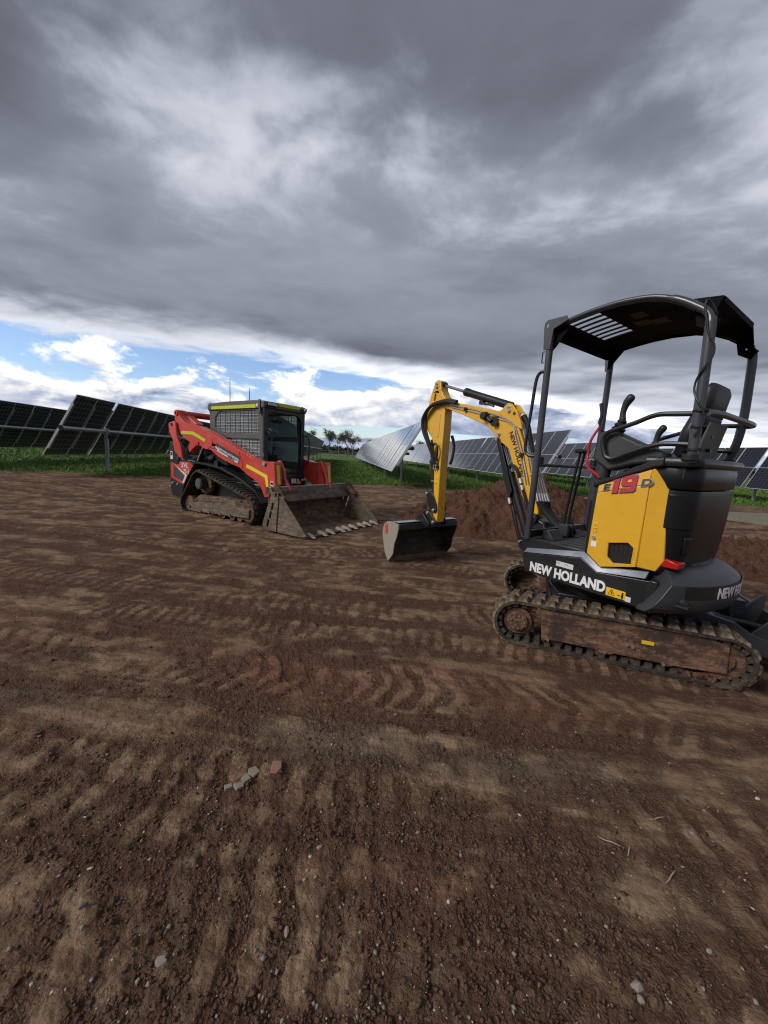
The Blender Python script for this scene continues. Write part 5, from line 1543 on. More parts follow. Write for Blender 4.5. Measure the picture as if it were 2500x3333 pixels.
    MB().prism([(2.185, .445), (2.175, .445), (2.175, .515), (2.185, .515)], y0, y1).build('bucket_lip', 'weight_grey', bk_, .003)
    MB().prism([(2.352, -.004), (2.335, -.004), (2.372, .055), (2.388, .05)], y0, y1 + .004).build('cutting_edge', 'bucket_inner', bk_, .002)
ex_boom()
# ------------------------------------------------------------------ compact track loader
LD = thing('track_loader', 'red compact track loader with caged grey cab and wide toothed bucket', 'loader', (-2.567, 7.646, 0.0), R(-31.7))

def hull_path(circles, n=40):
    pts = [(cx + r * math.cos(2 * math.pi * k / n), cz + r * math.sin(2 * math.pi * k / n)) for cx, cz, r in circles for k in range(n)]
    pts = sorted(set(pts))
    def half(ps):
        h = []
        for p in ps:
            while len(h) >= 2 and (h[-1][0] - h[-2][0]) * (p[1] - h[-2][1]) - (h[-1][1] - h[-2][1]) * (p[0] - h[-2][0]) <= 0: h.pop()
            h.append(p)
        return h
    lower = half(pts); upper = half(pts[::-1])
    hull = lower[:-1] + upper[:-1]
    return hull[::-1]                       # clockwise

def ld_tracks():
    at, per = poly_path(hull_path([(-1.035, .185, .195), (-.64, .60, .245), (.715, .245, .255)]))
    lug_me = lug(.36, .075, .040, .030, 'rubber', .02)
    dr = MB().rbox((0, 0, -.016), (.02, .05, .022)).mesh('drive_lug', 'rubber', 25)
    for s in (-1, 1):
        y0, y1 = sorted((s * .47, s * .86)); yo = s * .86
        b = belt(LD, at, per, y0, y1, .022, 130, lug_me, 52, dr, 40, ('rubber', 'rubber'), 0)
        # undercarriage beam with soil packed on its sloping top
        f = MB().prism([(-1.03, .20), (-1.02, .085), (-.90, .045), (.78, .115), (.79, .275), (-.60, .255)], yo - s * .04, yo - s * .26).build('track_frame', 'bucket_steel', LD, .008)
        MB().prism([(-.93, .23), (-.66, .39), (-.45, .37), (-.1, .40), (.25, .38), (.50, .40), (.60, .30), (.78, .27)], yo - s * .06, yo - s * .30).build('packed_soil', 'rubber_muddy', f, .02)
        for xb, zb in ((-.96, .14), (-.60, .075), (-.33, .088), (0.0, .095), (.28, .115)):
            place('bolt', MB().cyl((0, -.016, 0), (0, .016, 0), .026, n=8).mesh('bolt', 'bucket_steel', 20), f, (xb, yo - s * .03, zb))
        for xr in (-.78, -.56, -.30, .04, .31, .52):
            w = MB().cyl((xr, yo - s * .06, .095), (xr, yo - s * .30, .095), .068, n=18).build('roller', 'track_frame', LD, .004)
            MB().ring((xr, yo - s * .058, .095), (0, -s, 0), .07, .055, .006, 18).build('roller_rim', 'bucket_steel', w)
        w = MB().cyl((.715, yo - s * .07, .245), (.715, yo - s * .30, .245), .20, n=26).build('front_idler', 'track_frame', LD, .006)
        MB().ring((.715, yo - s * .07, .245), (0, -s, 0), .20, .18, .01, 26).build('idler_rim', 'bucket_steel', w)
        MB().cyl((-1.035, yo - s * .07, .185), (-1.035, yo - s * .30, .185), .15, n=22).build('rear_idler', 'track_frame', LD, .006)
        sp = []
        for k in range(28):
            a = 2 * math.pi * k / 28; r_ = .215 if k % 2 else .175
            sp.append((-.64 + r_ * math.cos(a), .60 + r_ * math.sin(a)))
        w = MB().prism(sp, yo - s * .16, yo - s * .24).build('sprocket', 'track_frame', LD, .004)
        MB().cyl((-.66, yo - s * .24, .60), (-.66, yo - s * .03, .60), .115, .108, 22).build('drive_hub', 'plastic', w, .005)
        MB().cyl((-.66, yo - s * .03, .60), (-.66, yo - s * .02, .60), .085, n=22).build('hub_cap', 'cab_grey', w, .003)
        MB().box(-.75, .75, s * .30, s * .56, .28, .70).build('frame_side', 'black_steel', LD, .02)
        # fender over the belt
        top = [(-1.02, .90), (-.99, .97), (-.93, 1.005), (-.55, .985), (-.19, .945), (.35, .80), (.80, .60), (1.00, .40)]
        low = [(x - .01, z - .035) for x, z in reversed(top)]
        MB().prism(top + low, s * .50, s * .705).build('fender', 'charcoal', LD, .006)
ld_tracks()

def ld_body():
    # rear chassis towers
    tower = [(-1.86, 1.32), (-1.80, 1.385), (-1.37, 1.03), (-.95, 1.015), (-1.06, .85), (-1.30, .62), (-1.36, .50), (-1.45, .235), (-1.79, .25), (-1.855, .43), (-1.84, .60)]
    for s in (-1, 1):
        t = MB().prism(tower, s * .50, s * .70).build('rear_tower', 'charcoal', LD, .012)
        for xb, zb in ((-1.76, .52), (-1.57, .51)): place('bolt', MB().cyl((0, -.014, 0), (0, .014, 0), .026, n=8).mesh('bolt', 'zinc', 20), t, (xb, s * .705, zb))
        MB().cyl((-1.56, s * .70, 1.00), (-1.56, s * .72, 1.00), .072, n=20).cyl((-1.56, s * .71, 1.00), (-1.56, s * .724, 1.00), .035, n=14).build('pivot_boss', 'black_steel', t, .004)
        red = [(-1.805, .955), (-1.58, .905), (-1.50, .975), (-1.145, .985), (-1.02, .92), (-1.22, .70), (-1.36, .515), (-1.82, .635)]
        MB().prism(red, s * .701, s * .706).build('red_decal', 'red', t)
        MB().prism([(-1.70, .89), (-1.29, .70), (-1.36, .58), (-1.70, .655)], s * .706, s * .709).build('dark_decal', 'decal_dark', t)
        edge = [(-1.66, .905), (-1.225, .715), (-1.34, .545), (-1.40, .555), (-1.30, .70)]
        MB().prism(edge, s * .7065, s * .7105).build('grey_stripe', 'decal_white', t)
        if s < 0:
            rot = basis((1, 0, 0), (.12, 0, 1))
            place('lettering', text_mesh('lettering', 'SVL', .135, 'decal_white', .03, .001, 1.0, 1.15, .15), t, (-1.42, -.7085, .865), rot)
            place('lettering', text_mesh('lettering', '75-3', .115, 'decal_white', .03, .001, 1.0, 1.0, .15), t, (-1.36, -.7085, .755), rot)
            MB().box(-1.815, -1.735, -.7045, -.701, 1.01, 1.17).build('sticker', 'white', t)
            MB().box(-1.805, -1.745, -.706, -.7046, 1.085, 1.15).build('sticker_mark', 'decal_black', t)
    MB().box(-1.78, -.80, -.50, .50, .30, 1.12).build('engine_body', 'charcoal', LD, .03)
    MB().prism([(-1.75, 1.12), (-1.65, 1.30), (-1.0, 1.36), (-.82, 1.30), (-.82, 1.12)], -.42, .42).build('engine_cover', 'black_steel', LD, .03)
    MB().box(-1.86, -1.78, -.48, .48, .35, 1.20).build('rear_door', 'charcoal', LD, .02)
    MB().cyl((-1.88, -.66, .45), (-1.94, -.66, .44), .016, n=8).build('tow_pin', 'zinc', LD)
    MB().box(-.82, .78, -.48, .48, .28, .75).build('belly', 'black_steel', LD, .02)
    # visible hydraulics between arm and fender
    for p0, p1, r_ in (((-1.03, -.60, .95), (-.78, -.60, 1.33), .022), ((-.60, -.62, 1.07), (-.45, -.62, 1.10), .045), ((-1.2, -.58, 1.04), (-.9, -.58, 1.12), .05), ((-.36, -.60, 1.0), (-.36, -.66, 1.0), .06)):
        MB().cyl(p0, p1, r_, n=12).build('lift_ram', 'black_steel', LD)
    MB().cyl((-.98, -.64, 1.0), (-.77, -.64, 1.31), .016, n=10).build('gas_strut', 'zinc', LD)
    for k in range(5):
        MB().tube(crom([(-.9 + k * .1, -.56, 1.05), (-.6 + k * .06, -.60, 1.12 + .03 * k), (-.35 + k * .05, -.58, 1.03), (-.1, -.55, .98)], 4), .018, 6).build('hydraulic_hose', 'hose', LD)
ld_body()

def ld_arms():
    # main lift arm outline
    arm = [(-1.586, 1.967), (-1.555, 1.992), (-1.519, 1.999), (-1.475, 1.985), (-1.455, 1.955), (-1.445, 1.908), (-1.358, 1.815), (-1.259, 1.758), (-1.085, 1.716), (-.963, 1.703), (-.772, 1.670), (-.655, 1.637), (-.427, 1.570), (.049, 1.402),
           (.592, 1.211), (.742, 1.158), (.923, 1.118), (1.166, 1.120), (1.262, 1.126), (1.285, 1.100), (1.292, 1.011), (1.325, .742), (1.215, .575), (1.164, .535), (1.059, .516), (.999, .631), (.891, .751), (.66, .845), (.404, .978),
           (.068, 1.053), (-.189, 1.133), (-.425, 1.255), (-.536, 1.258), (-.664, 1.277), (-.817, 1.324), (-.90, 1.305), (-1.002, 1.250), (-1.117, 1.166), (-1.150, 1.280), (-1.084, 1.376), (-1.246, 1.436), (-1.396, 1.519), (-1.469, 1.649), (-1.56, 1.75), (-1.595, 1.82), (-1.592, 1.909)]
    hole = lambda cx, cz, r_: [(cx + r_ * math.cos(k * math.pi / 6), cz + r_ * math.sin(k * math.pi / 6)) for k in range(12)]
    for s in (-1, 1):
        yo, yi = s * .72, s * .56
        a = MB().holed(arm, [hole(-.80, 1.352, .030)], yo, yi).build('lift_arm', 'red', LD, .010, 25)
        MB().ring((-1.525, yo, 1.935), (0, s, 0), .055, .028, .02, 18).build('pivot_boss', 'red', a)
        # cast knuckles: raised round faces where the arm changes section
        kn = [(-.56 + .19 * math.cos(t), 1.395 + .135 * math.sin(t)) for t in (k * math.pi / 9 for k in range(18))]
        MB().prism(kn, yo, yo + s * .006).build('arm_knuckle', 'red', a, .004)
        MB().tube([(.40 + .0, yo + s * .004, 1.25), (.42, yo + s * .004, 1.18), (.47, yo + s * .004, 1.08), (.49, yo + s * .004, .98)], .008, 6).build('arm_rib', 'red', a)
        # rear link
        lk = [(-1.735, 1.703), (-1.715, 1.735), (-1.667, 1.752), (-1.573, 1.769), (-1.495, 1.755), (-1.468, 1.582), (-1.440, 1.459), (-1.335, 1.317), (-1.265, 1.049), (-1.40, 1.08), (-1.545, 1.183), (-1.592, 1.403), (-1.717, 1.556)]
        MB().holed(lk, [hole(-1.612, 1.690, .034)], yo + s * .055, yo + s * .012).build('rear_link', 'red', LD, .010)
        MB().cyl((-1.612, yo + s * .02, 1.690), (-1.612, yi, 1.690), .030, n=14).build('link_pin', 'black_steel', LD)
        # reflective tape on the arm
        MB().prism([(-1.374, 1.585), (-.967, 1.577), (-.567, 1.440), (-.600, 1.392), (-.985, 1.516), (-1.377, 1.527)], yo, yo + s * .007).build('reflective_tape', 'tape_yellow', a)
        MB().prism([(.60, 1.045), (.72, 1.018), (.889, .962), (1.130, .890), (1.161, .702), (1.104, .697), (1.067, .846), (.85, .915), (.585, .992)], yo, yo + s * .004).build('reflective_tape', 'tape_amber', a)
        # front face: flat bar carrying the second tape, and the inner plate
        fx = [(1.286, 1.09), (1.294, 1.00), (1.327, .742)]
        MB().prism([(1.150, 1.128), (1.225, 1.150), (1.300, 1.03), (1.335, .974), (1.350, .857), (1.425, .761), (1.480, .655), (1.33, .62), (1.2, .60), (1.15, .9)], s * .50, s * .545).build('inner_plate', 'red', LD, .008)
        m = MB(); rings = []
        for x, z in ((1.292, 1.075), (1.299, 1.0), (1.329, .75)):
            rings.append([(x + .004, s * .615, z), (x + .004, s * .675, z), (x - .004, s * .675, z), (x - .004, s * .615, z)])
        m.loft(rings); m.build('reflective_tape', 'tape_amber', a)
        place('pin', MB().cyl((0, -.02, 0), (0, .02, 0), .035, n=14).mesh('pin', 'zinc', 25), a, (1.06, yo + s * .01, 1.085))
        MB().tube(crom([(1.22, s * .53, 1.0), (1.30, s * .53, .9), (1.34, s * .53, .72), (1.38, s * .53, .55)], 4), .035, 10).build('tilt_ram', 'black_steel', LD)
        # triangular bracing at the lower end
        for zz, rr in ((.655, .035), (.60, .025)):
            MB().prism([(1.085, zz + rr), (1.17, zz + rr), (1.155, zz - rr), (1.10, zz - rr)], yo, yo + s * .006).build('arm_window', 'decal_dark', a)
        MB().box(1.205, 1.275, min(yo, yo + s * .004), max(yo, yo + s * .004), .60, .80).build('sticker', 'decal_white', a)
        stk = a.children[-1] if a.children else a
        for k in range(3): MB().box(1.212, 1.268, min(yo, yo + s * .006), max(yo, yo + s * .006), .615 + k * .064, .655 + k * .064).build('sticker_mark', 'decal_black', a)
        if s < 0:
            # company decal along the arm
            dc = [(-.258, 1.392), (-.10, 1.335), (.430, 1.160), (.372, 1.035), (-.225, 1.235), (-.285, 1.285)]
            d = MB().prism(dc, yo - .004, yo).build('company_decal', 'decal_dark', a)
            xd = Vector((.66, 0, -.215)).normalized()
            rot = basis(xd, (0, 0, 1))
            # text faces the near side: build from the outside
            MB().prism([(-.21, 1.262), (-.235, 1.243), (.365, 1.045), (.375, 1.080), (.21, 1.125)], yo - .006, yo - .004).build('decal_bar', 'decal_white', a)
            for k in range(3):
                MB().prism([(-.285 + .03 * k, 1.320 - .024 * k), (-.24 + .03 * k, 1.325 - .024 * k), (-.215 + .03 * k, 1.300 - .024 * k), (-.265 + .03 * k, 1.300 - .024 * k)], yo - .006, yo - .004).build('decal_mark', 'decal_white', a)
            place('lettering', text_mesh('lettering', 'MARK WARD EARTHMOVING', .058, 'decal_white', .03, .001, 1.0, .80, 0), a, (-.20, yo - .006, 1.275), rot)
            place('lettering', text_mesh('lettering', '0428 800 436', .036, 'decal_black', .02, .0008, 1.0, .95, 0), a, (.085, yo - .0075, 1.142), rot)
    # torque tube across the back of the arms
    MB().tube([(-1.50, -.60, 1.925), (-1.50, .60, 1.925)], .062, 18).build('arm_cross_tube', 'red', LD)
    for s in (-1, 1): MB().prism([(-1.47, 1.96), (-1.43, 1.90), (-1.10, 1.73), (-1.25, 1.70), (-1.52, 1.85)], s * .40, s * .56).build('arm_gusset', 'red', LD, .01)
    MB().box(1.16, 1.30, -.50, .50, .46, .62).build('arm_cross_beam', 'red', LD, .02)
    MB().prism([(1.28, .64), (1.35, .64), (1.355, .30), (1.28, .28)], -.62, .62).build('quick_hitch', 'red', LD, .01)
ld_arms()

def guard(parent, outline, axis_y, xs, zs, th=.011):
    """Welded bar guard: bars clipped to a convex outline in (x, z) at plane y."""
    def clip(fix, along_x):
        t = []
        n = len(outline)
        for i in range(n):
            a, b = outline[i], outline[(i + 1) % n]
            u0, u1 = (a[1], b[1]) if along_x else (a[0], b[0])
            v0, v1 = (a[0], b[0]) if along_x else (a[1], b[1])
            if (u0 - fix) * (u1 - fix) < 0: t.append(v0 + (v1 - v0) * (fix - u0) / (u1 - u0))
        return (min(t), max(t)) if len(t) >= 2 else None
    for x in xs:
        c = clip(x, False)
        if c: MB().box(x - th / 2, x + th / 2, axis_y - .004, axis_y + .004, c[0], c[1]).build('guard_bar', 'black_steel', parent, smooth=0)
    for z in zs:
        c = clip(z, True)
        if c: MB().box(c[0], c[1], axis_y - .010, axis_y - .002, z - th / 2, z + th / 2).build('guard_bar', 'black_steel', parent, smooth=0)

def ld_cab():
    ru = [(-.49, 1.985), (.54, 1.995), (.605, 1.955), (.625, 1.59), (-.21, 1.565), (-.615, 1.672), (-.615, 1.885)]
    rl = [(-.30, 1.495), (.62, 1.495), (.655, 1.47), (.66, 1.10), (-.02, 1.10), (-.30, 1.32)]
    out = [(-.79, 2.02), (.70, 2.04), (.735, 1.96), (.74, .95), (.30, .95), (-.60, 1.25), (-.765, 1.40)]
    for s in (-1, 1):
        y = s * .49
        p = MB().holed(out, [ru, rl], y, y - s * .035).build('cab_side', 'cab_grey', LD, .004)
        for nm, o in (('side_window', ru), ('side_window', rl)):
            w = MB().prism(o, y - s * .022, y - s * .026).build(nm, 'sky_sheen_window', p)
        n_up = 17
        guard(p, ru, y - s * .004, [-.60 + k * .0735 for k in range(n_up)], [1.60 + k * .060 for k in range(7)])
        guard(p, rl, y - s * .004, [-.28 + k * .0735 for k in range(13)], [1.13 + k * .060 for k in range(7)])
    roof = MB().prism([(-.83, 2.06), (-.80, 2.125), (-.30, 2.155), (.55, 2.165), (.78, 2.150), (.80, 2.04), (.70, 2.02), (-.80, 2.0)], -.515, .515).build('cab_roof', 'cab_grey', LD, .014)
    MB().prism([(-.84, 2.15), (-.84, 1.98), (-.79, 1.96), (-.78, 2.13)], -.47, .47).build('roof_rear_visor', 'cab_grey', roof, .006)
    for s in (-1, 1):
        ys = sorted((s * .515, s * .521))
        MB().prism([(-.685, 2.072), (.580, 2.092), (.580, 2.030), (-.685, 2.016)], *ys).build('reflective_tape', 'tape_yellow', roof)
        MB().box(.60, .635, ys[0], ys[1], 2.05, 2.10).build('sticker', 'white', roof)
        MB().prism([(.665, 2.172), (.70, 2.172), (.715, 1.95), (.675, 1.92)], s * .505, s * .535).build('lamp_bracket', 'cab_grey', roof, .004)
    m = MB().prism([(-.205, 2.148), (.345, 2.148), (.330, 2.085), (-.185, 2.088)], .801, .808, 'x').build('reflective_tape', 'tape_yellow', roof)
    for s in (-1, 1):
        m = MB(); a0, a1 = (.24, .50) if s < 0 else (.37, .50)
        y0, y1 = s * a0, s * a1
        m.loft([[(.79, y0, 2.06), (.79, y1, 2.06), (.79, y1, 2.14), (.79, y0, 2.135)], [(.86, y0 + s * .02, 2.065), (.84, y1 - s * .005, 2.07), (.83, y1 - s * .005, 2.13), (.84, y0 + s * .02, 2.125)]])
        m.build('work_lamp', 'charcoal', roof, .006)
        lam = roof.children[-1]
        m = MB(); m.loft([[(.845, y0 + s * .03, 2.07), (.842, y1 - s * .03, 2.075), (.838, y1 - s * .03, 2.122), (.846, y0 + s * .03, 2.12)], [(.868, y0 + s * .035, 2.075), (.856, y1 - s * .04, 2.08), (.850, y1 - s * .04, 2.118), (.862, y0 + s * .035, 2.115)]])
        m.build('lamp_lens', 'lamp_lens', lam, .004)
    # front frame with the door opening
    outer = [(-.50, 2.03), (.50, 2.03), (.49, .62), (-.49, .62)]
    gl = [(-.42, 1.90), (-.37, 1.955), (-.25, 1.975), (.25, 1.975), (.36, 1.94), (.405, 1.86), (.42, .93), (-.40, .93)]
    MB().holed(outer, [gl], .735, .780, 'x').build('door_frame', 'charcoal', LD, .006)
    df = LD.children[-1]
    MB().prism(gl, .752, .757, 'x').build('door_glass', 'cab_glass', df)
    MB().tube(crom([(.80, -.44, 1.63), (.83, -.42, 1.60), (.82, -.36, 1.57), (.80, -.345, 1.50), (.80, -.345, 1.25)], 4), .012, 8).build('door_handle', 'cab_grey', df)
    MB().tube(crom([(.79, .47, 1.62), (.85, .55, 1.58), (.85, .56, 1.2), (.80, .52, 1.05)], 4), .014, 8).build('grab_rail', 'black_steel', df)
    MB().tube(crom([(.79, .40, 1.05), (.80, .42, .93), (.80, .43, .78)], 4), .012, 8).build('wiper_arm', 'black_steel', df)
    MB().box(.74, .80, -.40, .40, .85, .92).build('door_sill', 'charcoal', LD, .01)
    # step below the door
    MB().prism([(.70, .90), (.82, .86), (.86, .66), (.86, .58), (.70, .55)], -.44, .48).build('front_step', 'charcoal', LD, .012)
    stp = LD.children[-1]
    MB().box(.845, .905, -.42, .46, .60, .62).build('step_lip', 'cab_grey', stp, .006)
    MB().box(.858, .864, .09, .21, .705, .795).build('sticker', 'decal_white', stp)
    MB().box(.858, .864, .22, .47, .690, .795).build('sticker', 'decal_black', stp)
    MB().box(.864, .866, .225, .33, .695, .745).build('sticker', 'decal_yellow', stp)
    for y in (.235, .36, .43): MB().box(.864, .866, y, y + .05, .752, .785).build('sticker', 'decal_white', stp)
    # rear wall with guard, seen through the glass
    rw = [(-.46, 2.02), (.46, 2.02), (.46, 1.05), (-.46, 1.05)]
    rwh = [(-.38, 1.95), (.38, 1.95), (.38, 1.50), (-.38, 1.50)]
    r = MB().holed(rw, [rwh], -.78, -.745, 'x').build('rear_wall', 'cab_grey', LD)
    MB().prism(rwh, -.765, -.761, 'x').build('rear_window', 'cab_glass', r)
    for k in range(10): MB().box(-.795, -.787, -.36 + k * .08 - .004, -.36 + k * .08 + .004, 1.50, 1.95).build('guard_bar', 'black_steel', r, smooth=0)
    for k in range(6): MB().box(-.787, -.779, -.38, .38, 1.54 + k * .075 - .004, 1.54 + k * .075 + .004).build('guard_bar', 'black_steel', r, smooth=0)
    MB().box(-.76, .72, -.455, .455, .78, .86).build('cab_floor', 'black_steel', LD)
    # seat and controls inside
    MB().box(-.55, -.05, -.24, .24, .95, 1.12).build('seat_cushion', 'seat_vinyl', LD, .05)
    MB().prism([(-.50, 1.10), (-.40, 1.12), (-.52, 1.62), (-.60, 1.62)], -.23, .23).build('seat_back', 'seat_vinyl', LD, .04)
    for s in (-1, 1):
        MB().box(-.45, .15, s * .34 - .06, s * .34 + .06, .95, 1.22).build('console', 'plastic', LD, .03)
        MB().tube(crom([(.05, s * .34, 1.2), (.09, s * .34, 1.30), (.10, s * .33, 1.38)], 4), [.015] * 5 + [.028] * 4, 8).build('control_lever', 'seat_vinyl', LD)
    MB().tube([(.55, -.12, 1.84), (.55, .10, 1.84)], .03, 8).build('cab_mirror', 'black_steel', LD)
    for x, y, h in ((-.42, -.30, .46), (.02, -.20, .28)):
        MB().tube([(x, y, 2.15), (x, y, 2.15 + h)], [.008, .005], 6).cyl((x, y, 2.15), (x, y, 2.19), .016, n=8).build('antenna', 'black_steel', LD)
ld_cab()

def ld_bucket():
    y0, y1 = -.92, 1.00
    # shell: floor, rounded heel, back, top rail
    outer = [(2.20, .015), (1.62, .015), (1.46, .05), (1.39, .14), (1.37, .30), (1.38, .66), (1.40, .70)]
    inner = [(1.425, .70), (1.405, .60), (1.40, .32), (1.42, .17), (1.49, .085), (1.63, .045), (2.20, .030)]
    b = MB().prism(outer + inner, y0, y1).build('loader_bucket', 'bucket_inner', LD, .003, 40)
    MB().prism([(1.40, .72), (1.44, .715), (1.56, .50), (1.55, .475), (1.50, .475), (1.41, .66)], y0, y1).build('top_rail', 'bucket_steel', b, .004)
    MB().box(1.395, 1.43, y0, y1, .715, .728).build('top_edge', 'tooth_steel', b, .002)
    MB().box(2.12, 2.245, y0, y1, .008, .034).build('cutting_edge', 'bucket_inner', b, .003)
    # worn lettering on the top rail
    nx = Vector((.215, 0, .115)).normalized()
    yd = Vector((-.115, 0, .215)).normalized()
    rot = Matrix((Vector((0, 1, 0)), yd, Vector((0, 1, 0)).cross(yd))).transposed()
    sidep = lambda z, t: Vector((1.44 + (.715 - z) * .545 + .0035, t, z))
    place('lettering', text_mesh('lettering', 'NORM', .10, 'decal_dark', .02, .0015, 1.1, 1.2, 0), b, sidep(.60, -.30), rot)
    for k, (yy, w_) in enumerate(((.06, .09), (.14, .03), (.35, .5))):
        me = MB().add([tuple(sidep(.655, yy)), tuple(sidep(.655, yy + w_)), tuple(sidep(.64, yy + w_)), tuple(sidep(.64, yy))], [(0, 1, 2, 3)]).build('worn_print', 'decal_dark', b)
    MB().add([tuple(sidep(.66, -.72)), tuple(sidep(.66, -.35)), tuple(sidep(.60, -.36)), tuple(sidep(.60, -.70))], [(0, 1, 2, 3)]).build('worn_print', 'mud_red', b)
    back = [(1.495, .655), (1.60, .675), (1.640, .655), (1.650, .566), (1.612, .183), (1.605, .030), (1.36, .038), (1.295, .070), (1.286, .110), (1.30, .16)]
    slot = lambda cx, cz: [(cx + .022 * math.cos(t) + (.012 if math.sin(t) > 0 else -.012), cz + .045 * math.copysign(1, math.sin(t)) + .022 * math.sin(t)) for t in (math.pi * k / 5 + .01 for k in range(10))]
    jaw = [(1.64, .60), (1.72, .60), (2.255, .045), (2.10, .018), (1.60, .022)]
    for yy, s in ((y0, -1), (y1, 1)):
        MB().holed(back, [slot(1.515, .43), slot(1.47, .29), slot(1.415, .145)], yy + s * .034, yy + s * .016).build('bucket_cheek', 'bucket_steel', b, .004)
        MB().prism(jaw, yy, yy + s * .015).build('jaw_side', 'bucket_steel', b, .003)
        MB().prism([(1.655, .60), (1.735, .60), (2.26, .055), (2.19, .03)], yy + s * .015, yy + s * .032).build('jaw_edge', 'bucket_steel', b, .004)
        MB().prism([(1.50, .70), (1.53, .775), (1.57, .775), (1.66, .68), (1.76, .55), (1.70, .52), (1.55, .62)], yy - s * .07, yy - s * .012).build('jaw_ear', 'track_frame', b, .006)
        MB().cyl((1.575, yy + s * .02, .640), (1.575, yy + s * .06, .640), .032, n=14).build('pivot_pin', 'bucket_steel', b, .003)
    for y in (-.80, -.53, -.33, -.065, .095, .295, .55, .73, .95):
        t = MB()
        rg = random.Random(int(y * 100))
        l = rg.uniform(-.01, .015)
        t.loft([[(2.12, y - .036, .036), (2.12, y + .036, .036), (2.12, y + .028, .080), (2.12, y - .028, .080)],
                [(2.20, y - .042, .020), (2.20, y + .042, .020), (2.20, y + .032, .066), (2.20, y - .032, .066)],
                [(2.305 + l, y - .030, .010), (2.305 + l, y + .030, .010), (2.305 + l, y + .028, .018), (2.305 + l, y - .028, .018)]])
        t.build('tooth', 'tooth_steel', b, .004)
ld_bucket()

# ------------------------------------------------------------------ single stones one can point at
def stone(name, label, cat, x, y, r, mat, seed, rz=0.0, sub=1, jit=.22, group=None, lift=.1, cut=None):
    r = tuple(c_ * .78 for c_ in r)
    m = MB(); rg = random.Random(seed)
    m.ico((0, 0, 0), r, sub, jit, rg)
    if cut is not None: m.v = [(a, b_, min(c, cut * r[2])) for a, b_, c in m.v]
    o = m.build(name, mat, None, .0015, 20)
    o.location = (x, y, gh(x, y) + r[2] * lift); o.rotation_euler = (0, 0, rz)
    tag(o, label, cat, group)
    return o
def slab_stone(name, label, cat, x, y, pts, t, mat, rz=0.0, tilt=0.0, group=None, sink=.4):
    m = MB().prism(pts, -t, t, 'z'); o = m.build(name, mat, None, .004)
    o.location = (x, y, gh(x, y) + t * (1 - 2 * sink) + .004); o.rotation_euler = (tilt, 0, rz)
    tag(o, label, cat, group); return o
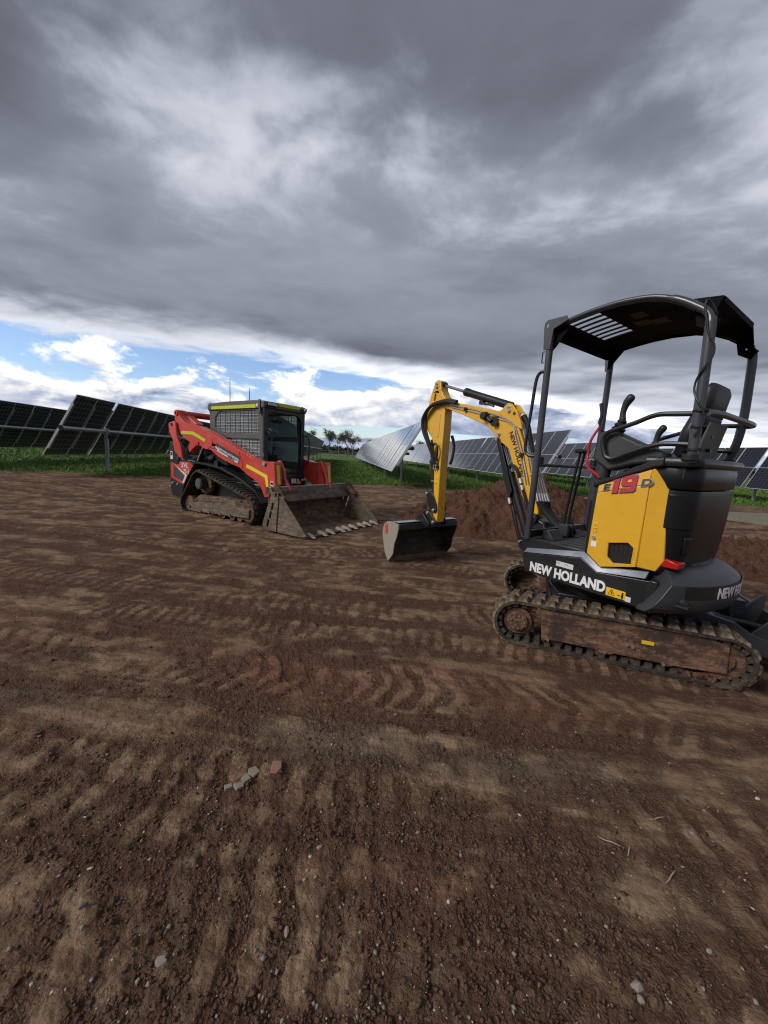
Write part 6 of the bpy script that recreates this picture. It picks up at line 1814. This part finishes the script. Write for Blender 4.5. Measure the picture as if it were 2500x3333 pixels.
def loose_stones():
    # broken pale clod, split along its cracks
    root = thing('cracked_clod', 'pale dry clay clod broken into plates in the foreground dirt', 'clod', (-.50, 1.372, gh(-.50, 1.372)), R(38))
    frags = [([(-.052, -.018), (-.022, -.024), (-.018, .004), (-.05, .008)], .010), ([(-.018, -.026), (.016, -.020), (.014, .012), (-.014, .006)], .012),
             ([(-.046, .014), (-.012, .012), (-.006, .030), (-.052, .032)], .007), ([(.021, -.020), (.060, -.012), (.064, .024), (.034, .034), (.019, .012)], .013),
             ([(.068, -.010), (.092, -.006), (.096, .016), (.070, .022)], .008), ([(-.085, -.014), (-.056, -.016), (-.054, .008), (-.080, .012)], .007)]
    for k, (pts, t) in enumerate(frags):
        rg = random.Random(90 + k)
        pts = [(x + rg.uniform(-.004, .004), y + rg.uniform(-.005, .005)) for x, y in pts]
        o = MB().prism(pts, -.014, [t * rg.uniform(.45, .8) for _ in pts], 'z').build('fragment', 'rock_red' if k in (2, 4) else 'rock_pale', root, .003)
        o.location = (rg.uniform(-.004, .004), rg.uniform(-.008, .008), 0); o.rotation_euler = (rg.uniform(-.12, .12), rg.uniform(-.12, .12), rg.uniform(-.25, .25))
    slab_stone('brick_shard', 'flat pinkish shard beside the broken clay clod', 'shard', -.392, 1.43, [(-.022, -.024), (.006, -.030), (.024, -.008), (.022, .026), (-.016, .030)], .009, 'rock_red', .2, .15)
    G = 'loose stones in the foreground dirt'
    stone('stone', 'cream stone, brightest of the pair left of the middle foreground', 'stone', -.156, 1.119, (.016, .010, .009), 'rock_pale', 1, .5, group=G)
    stone('stone', 'small grey stone just below the cream one left of the middle', 'stone', -.181, 1.088, (.010, .009, .007), 'galvanised', 2, .2, group=G)
    stone('stone', 'dark bluish stone in the lower left dirt', 'stone', -.79, .903, (.017, .011, .010), 'cab_grey', 3, .7, group=G)
    stone('stone', 'long upright brown stone in the lower middle dirt', 'stone', -.206, .885, (.010, .022, .009), 'rock_pale', 4, .1, group=G)
    stone('stone', 'round pale stone pressed flat in the lower left dirt', 'stone', -.512, .806, (.020, .018, .006), 'rock_pale', 5, .1, group=G)
    stone('stone', 'brown stone above a dark hole at the lower left', 'stone', -.605, .842, (.014, .018, .010), 'clod_soil', 6, .4, group=G)
    stone('stone', 'rounded brown lump in a dark hollow at the lower left', 'stone', -.590, .785, (.016, .014, .012), 'clod_soil', 7, .4, group=G)
    stone('stone', 'thin pale flake at the left edge of the dirt', 'stone', -.846, 1.004, (.014, .006, .005), 'quartz', 8, .5, group=G)
    stone('stone', 'round white pebble low in the middle of the dirt', 'stone', .263, .984, (.010, .010, .006), 'quartz', 9, 0, group=G)
    stone('stone', 'pale chip just up and left of the white pebble', 'stone', .17, 1.018, (.012, .008, .006), 'rock_pale', 10, .3, group=G)
    stone('stone', 'white leaf shaped stone in the middle right dirt', 'stone', .587, 1.299, (.014, .007, .005), 'quartz', 11, -.5, group=G)
    stone('stone', 'oval pale stone at the right of the foreground dirt', 'stone', 1.208, 1.241, (.013, .009, .007), 'rock_pale', 12, -.2, group=G)
    stone('stone', 'cream pebble on the dark clods at the lower right', 'stone', .998, .906, (.013, .010, .009), 'rock_pale', 13, .2, group=G)
    stone('stone', 'white pebble near the right edge of the dirt', 'stone', 1.624, 1.421, (.014, .011, .008), 'quartz', 14, .2, group=G)
    root = thing('broken_rock', 'cream coloured crumbled rock at the bottom right corner', 'rock', (.765, .80, gh(.765, .80)), .4)
    for k, (dx, dy, r_) in enumerate(((-.012, .03, (.024, .016, .014)), (.002, -.005, (.019, .022, .015)), (.022, -.026, (.016, .013, .012)), (-.03, .012, (.012, .012, .009)), (.012, .045, (.016, .010, .010)))):
        MB().ico((dx, dy, -.002), r_, 1, .25, random.Random(40 + k)).build('fragment', 'rock_pale' if k in (0, 3) else 'clod_soil', root, .0015, 20)
    rg = random.Random(66)
    for k, (x, y, a) in enumerate(((1.02, 1.09, .6), (.876, 1.20, -.5), (.93, 1.17, .9), (1.12, 1.30, .2))):
        pts = [(x + t * .035 * math.cos(a) + rg.uniform(-.003, .003), y + t * .035 * math.sin(a), gh(x, y) + .006 + .004 * math.sin(t * 3)) for t in (-1, -.4, .2, 1)]
        o = MB().tube(pts, [.0012, .002, .002, .001], 5).build('dry_stalk', 'straw', None)
        tag(o, ['forked dry straw stalk low on the right dirt', 'short dry stalk left of the other straws', 'thin dry stalk between the two larger straws', 'dry stalk furthest right among the straws'][k], 'straw', 'dry straw bits on the dirt')
loose_stones()
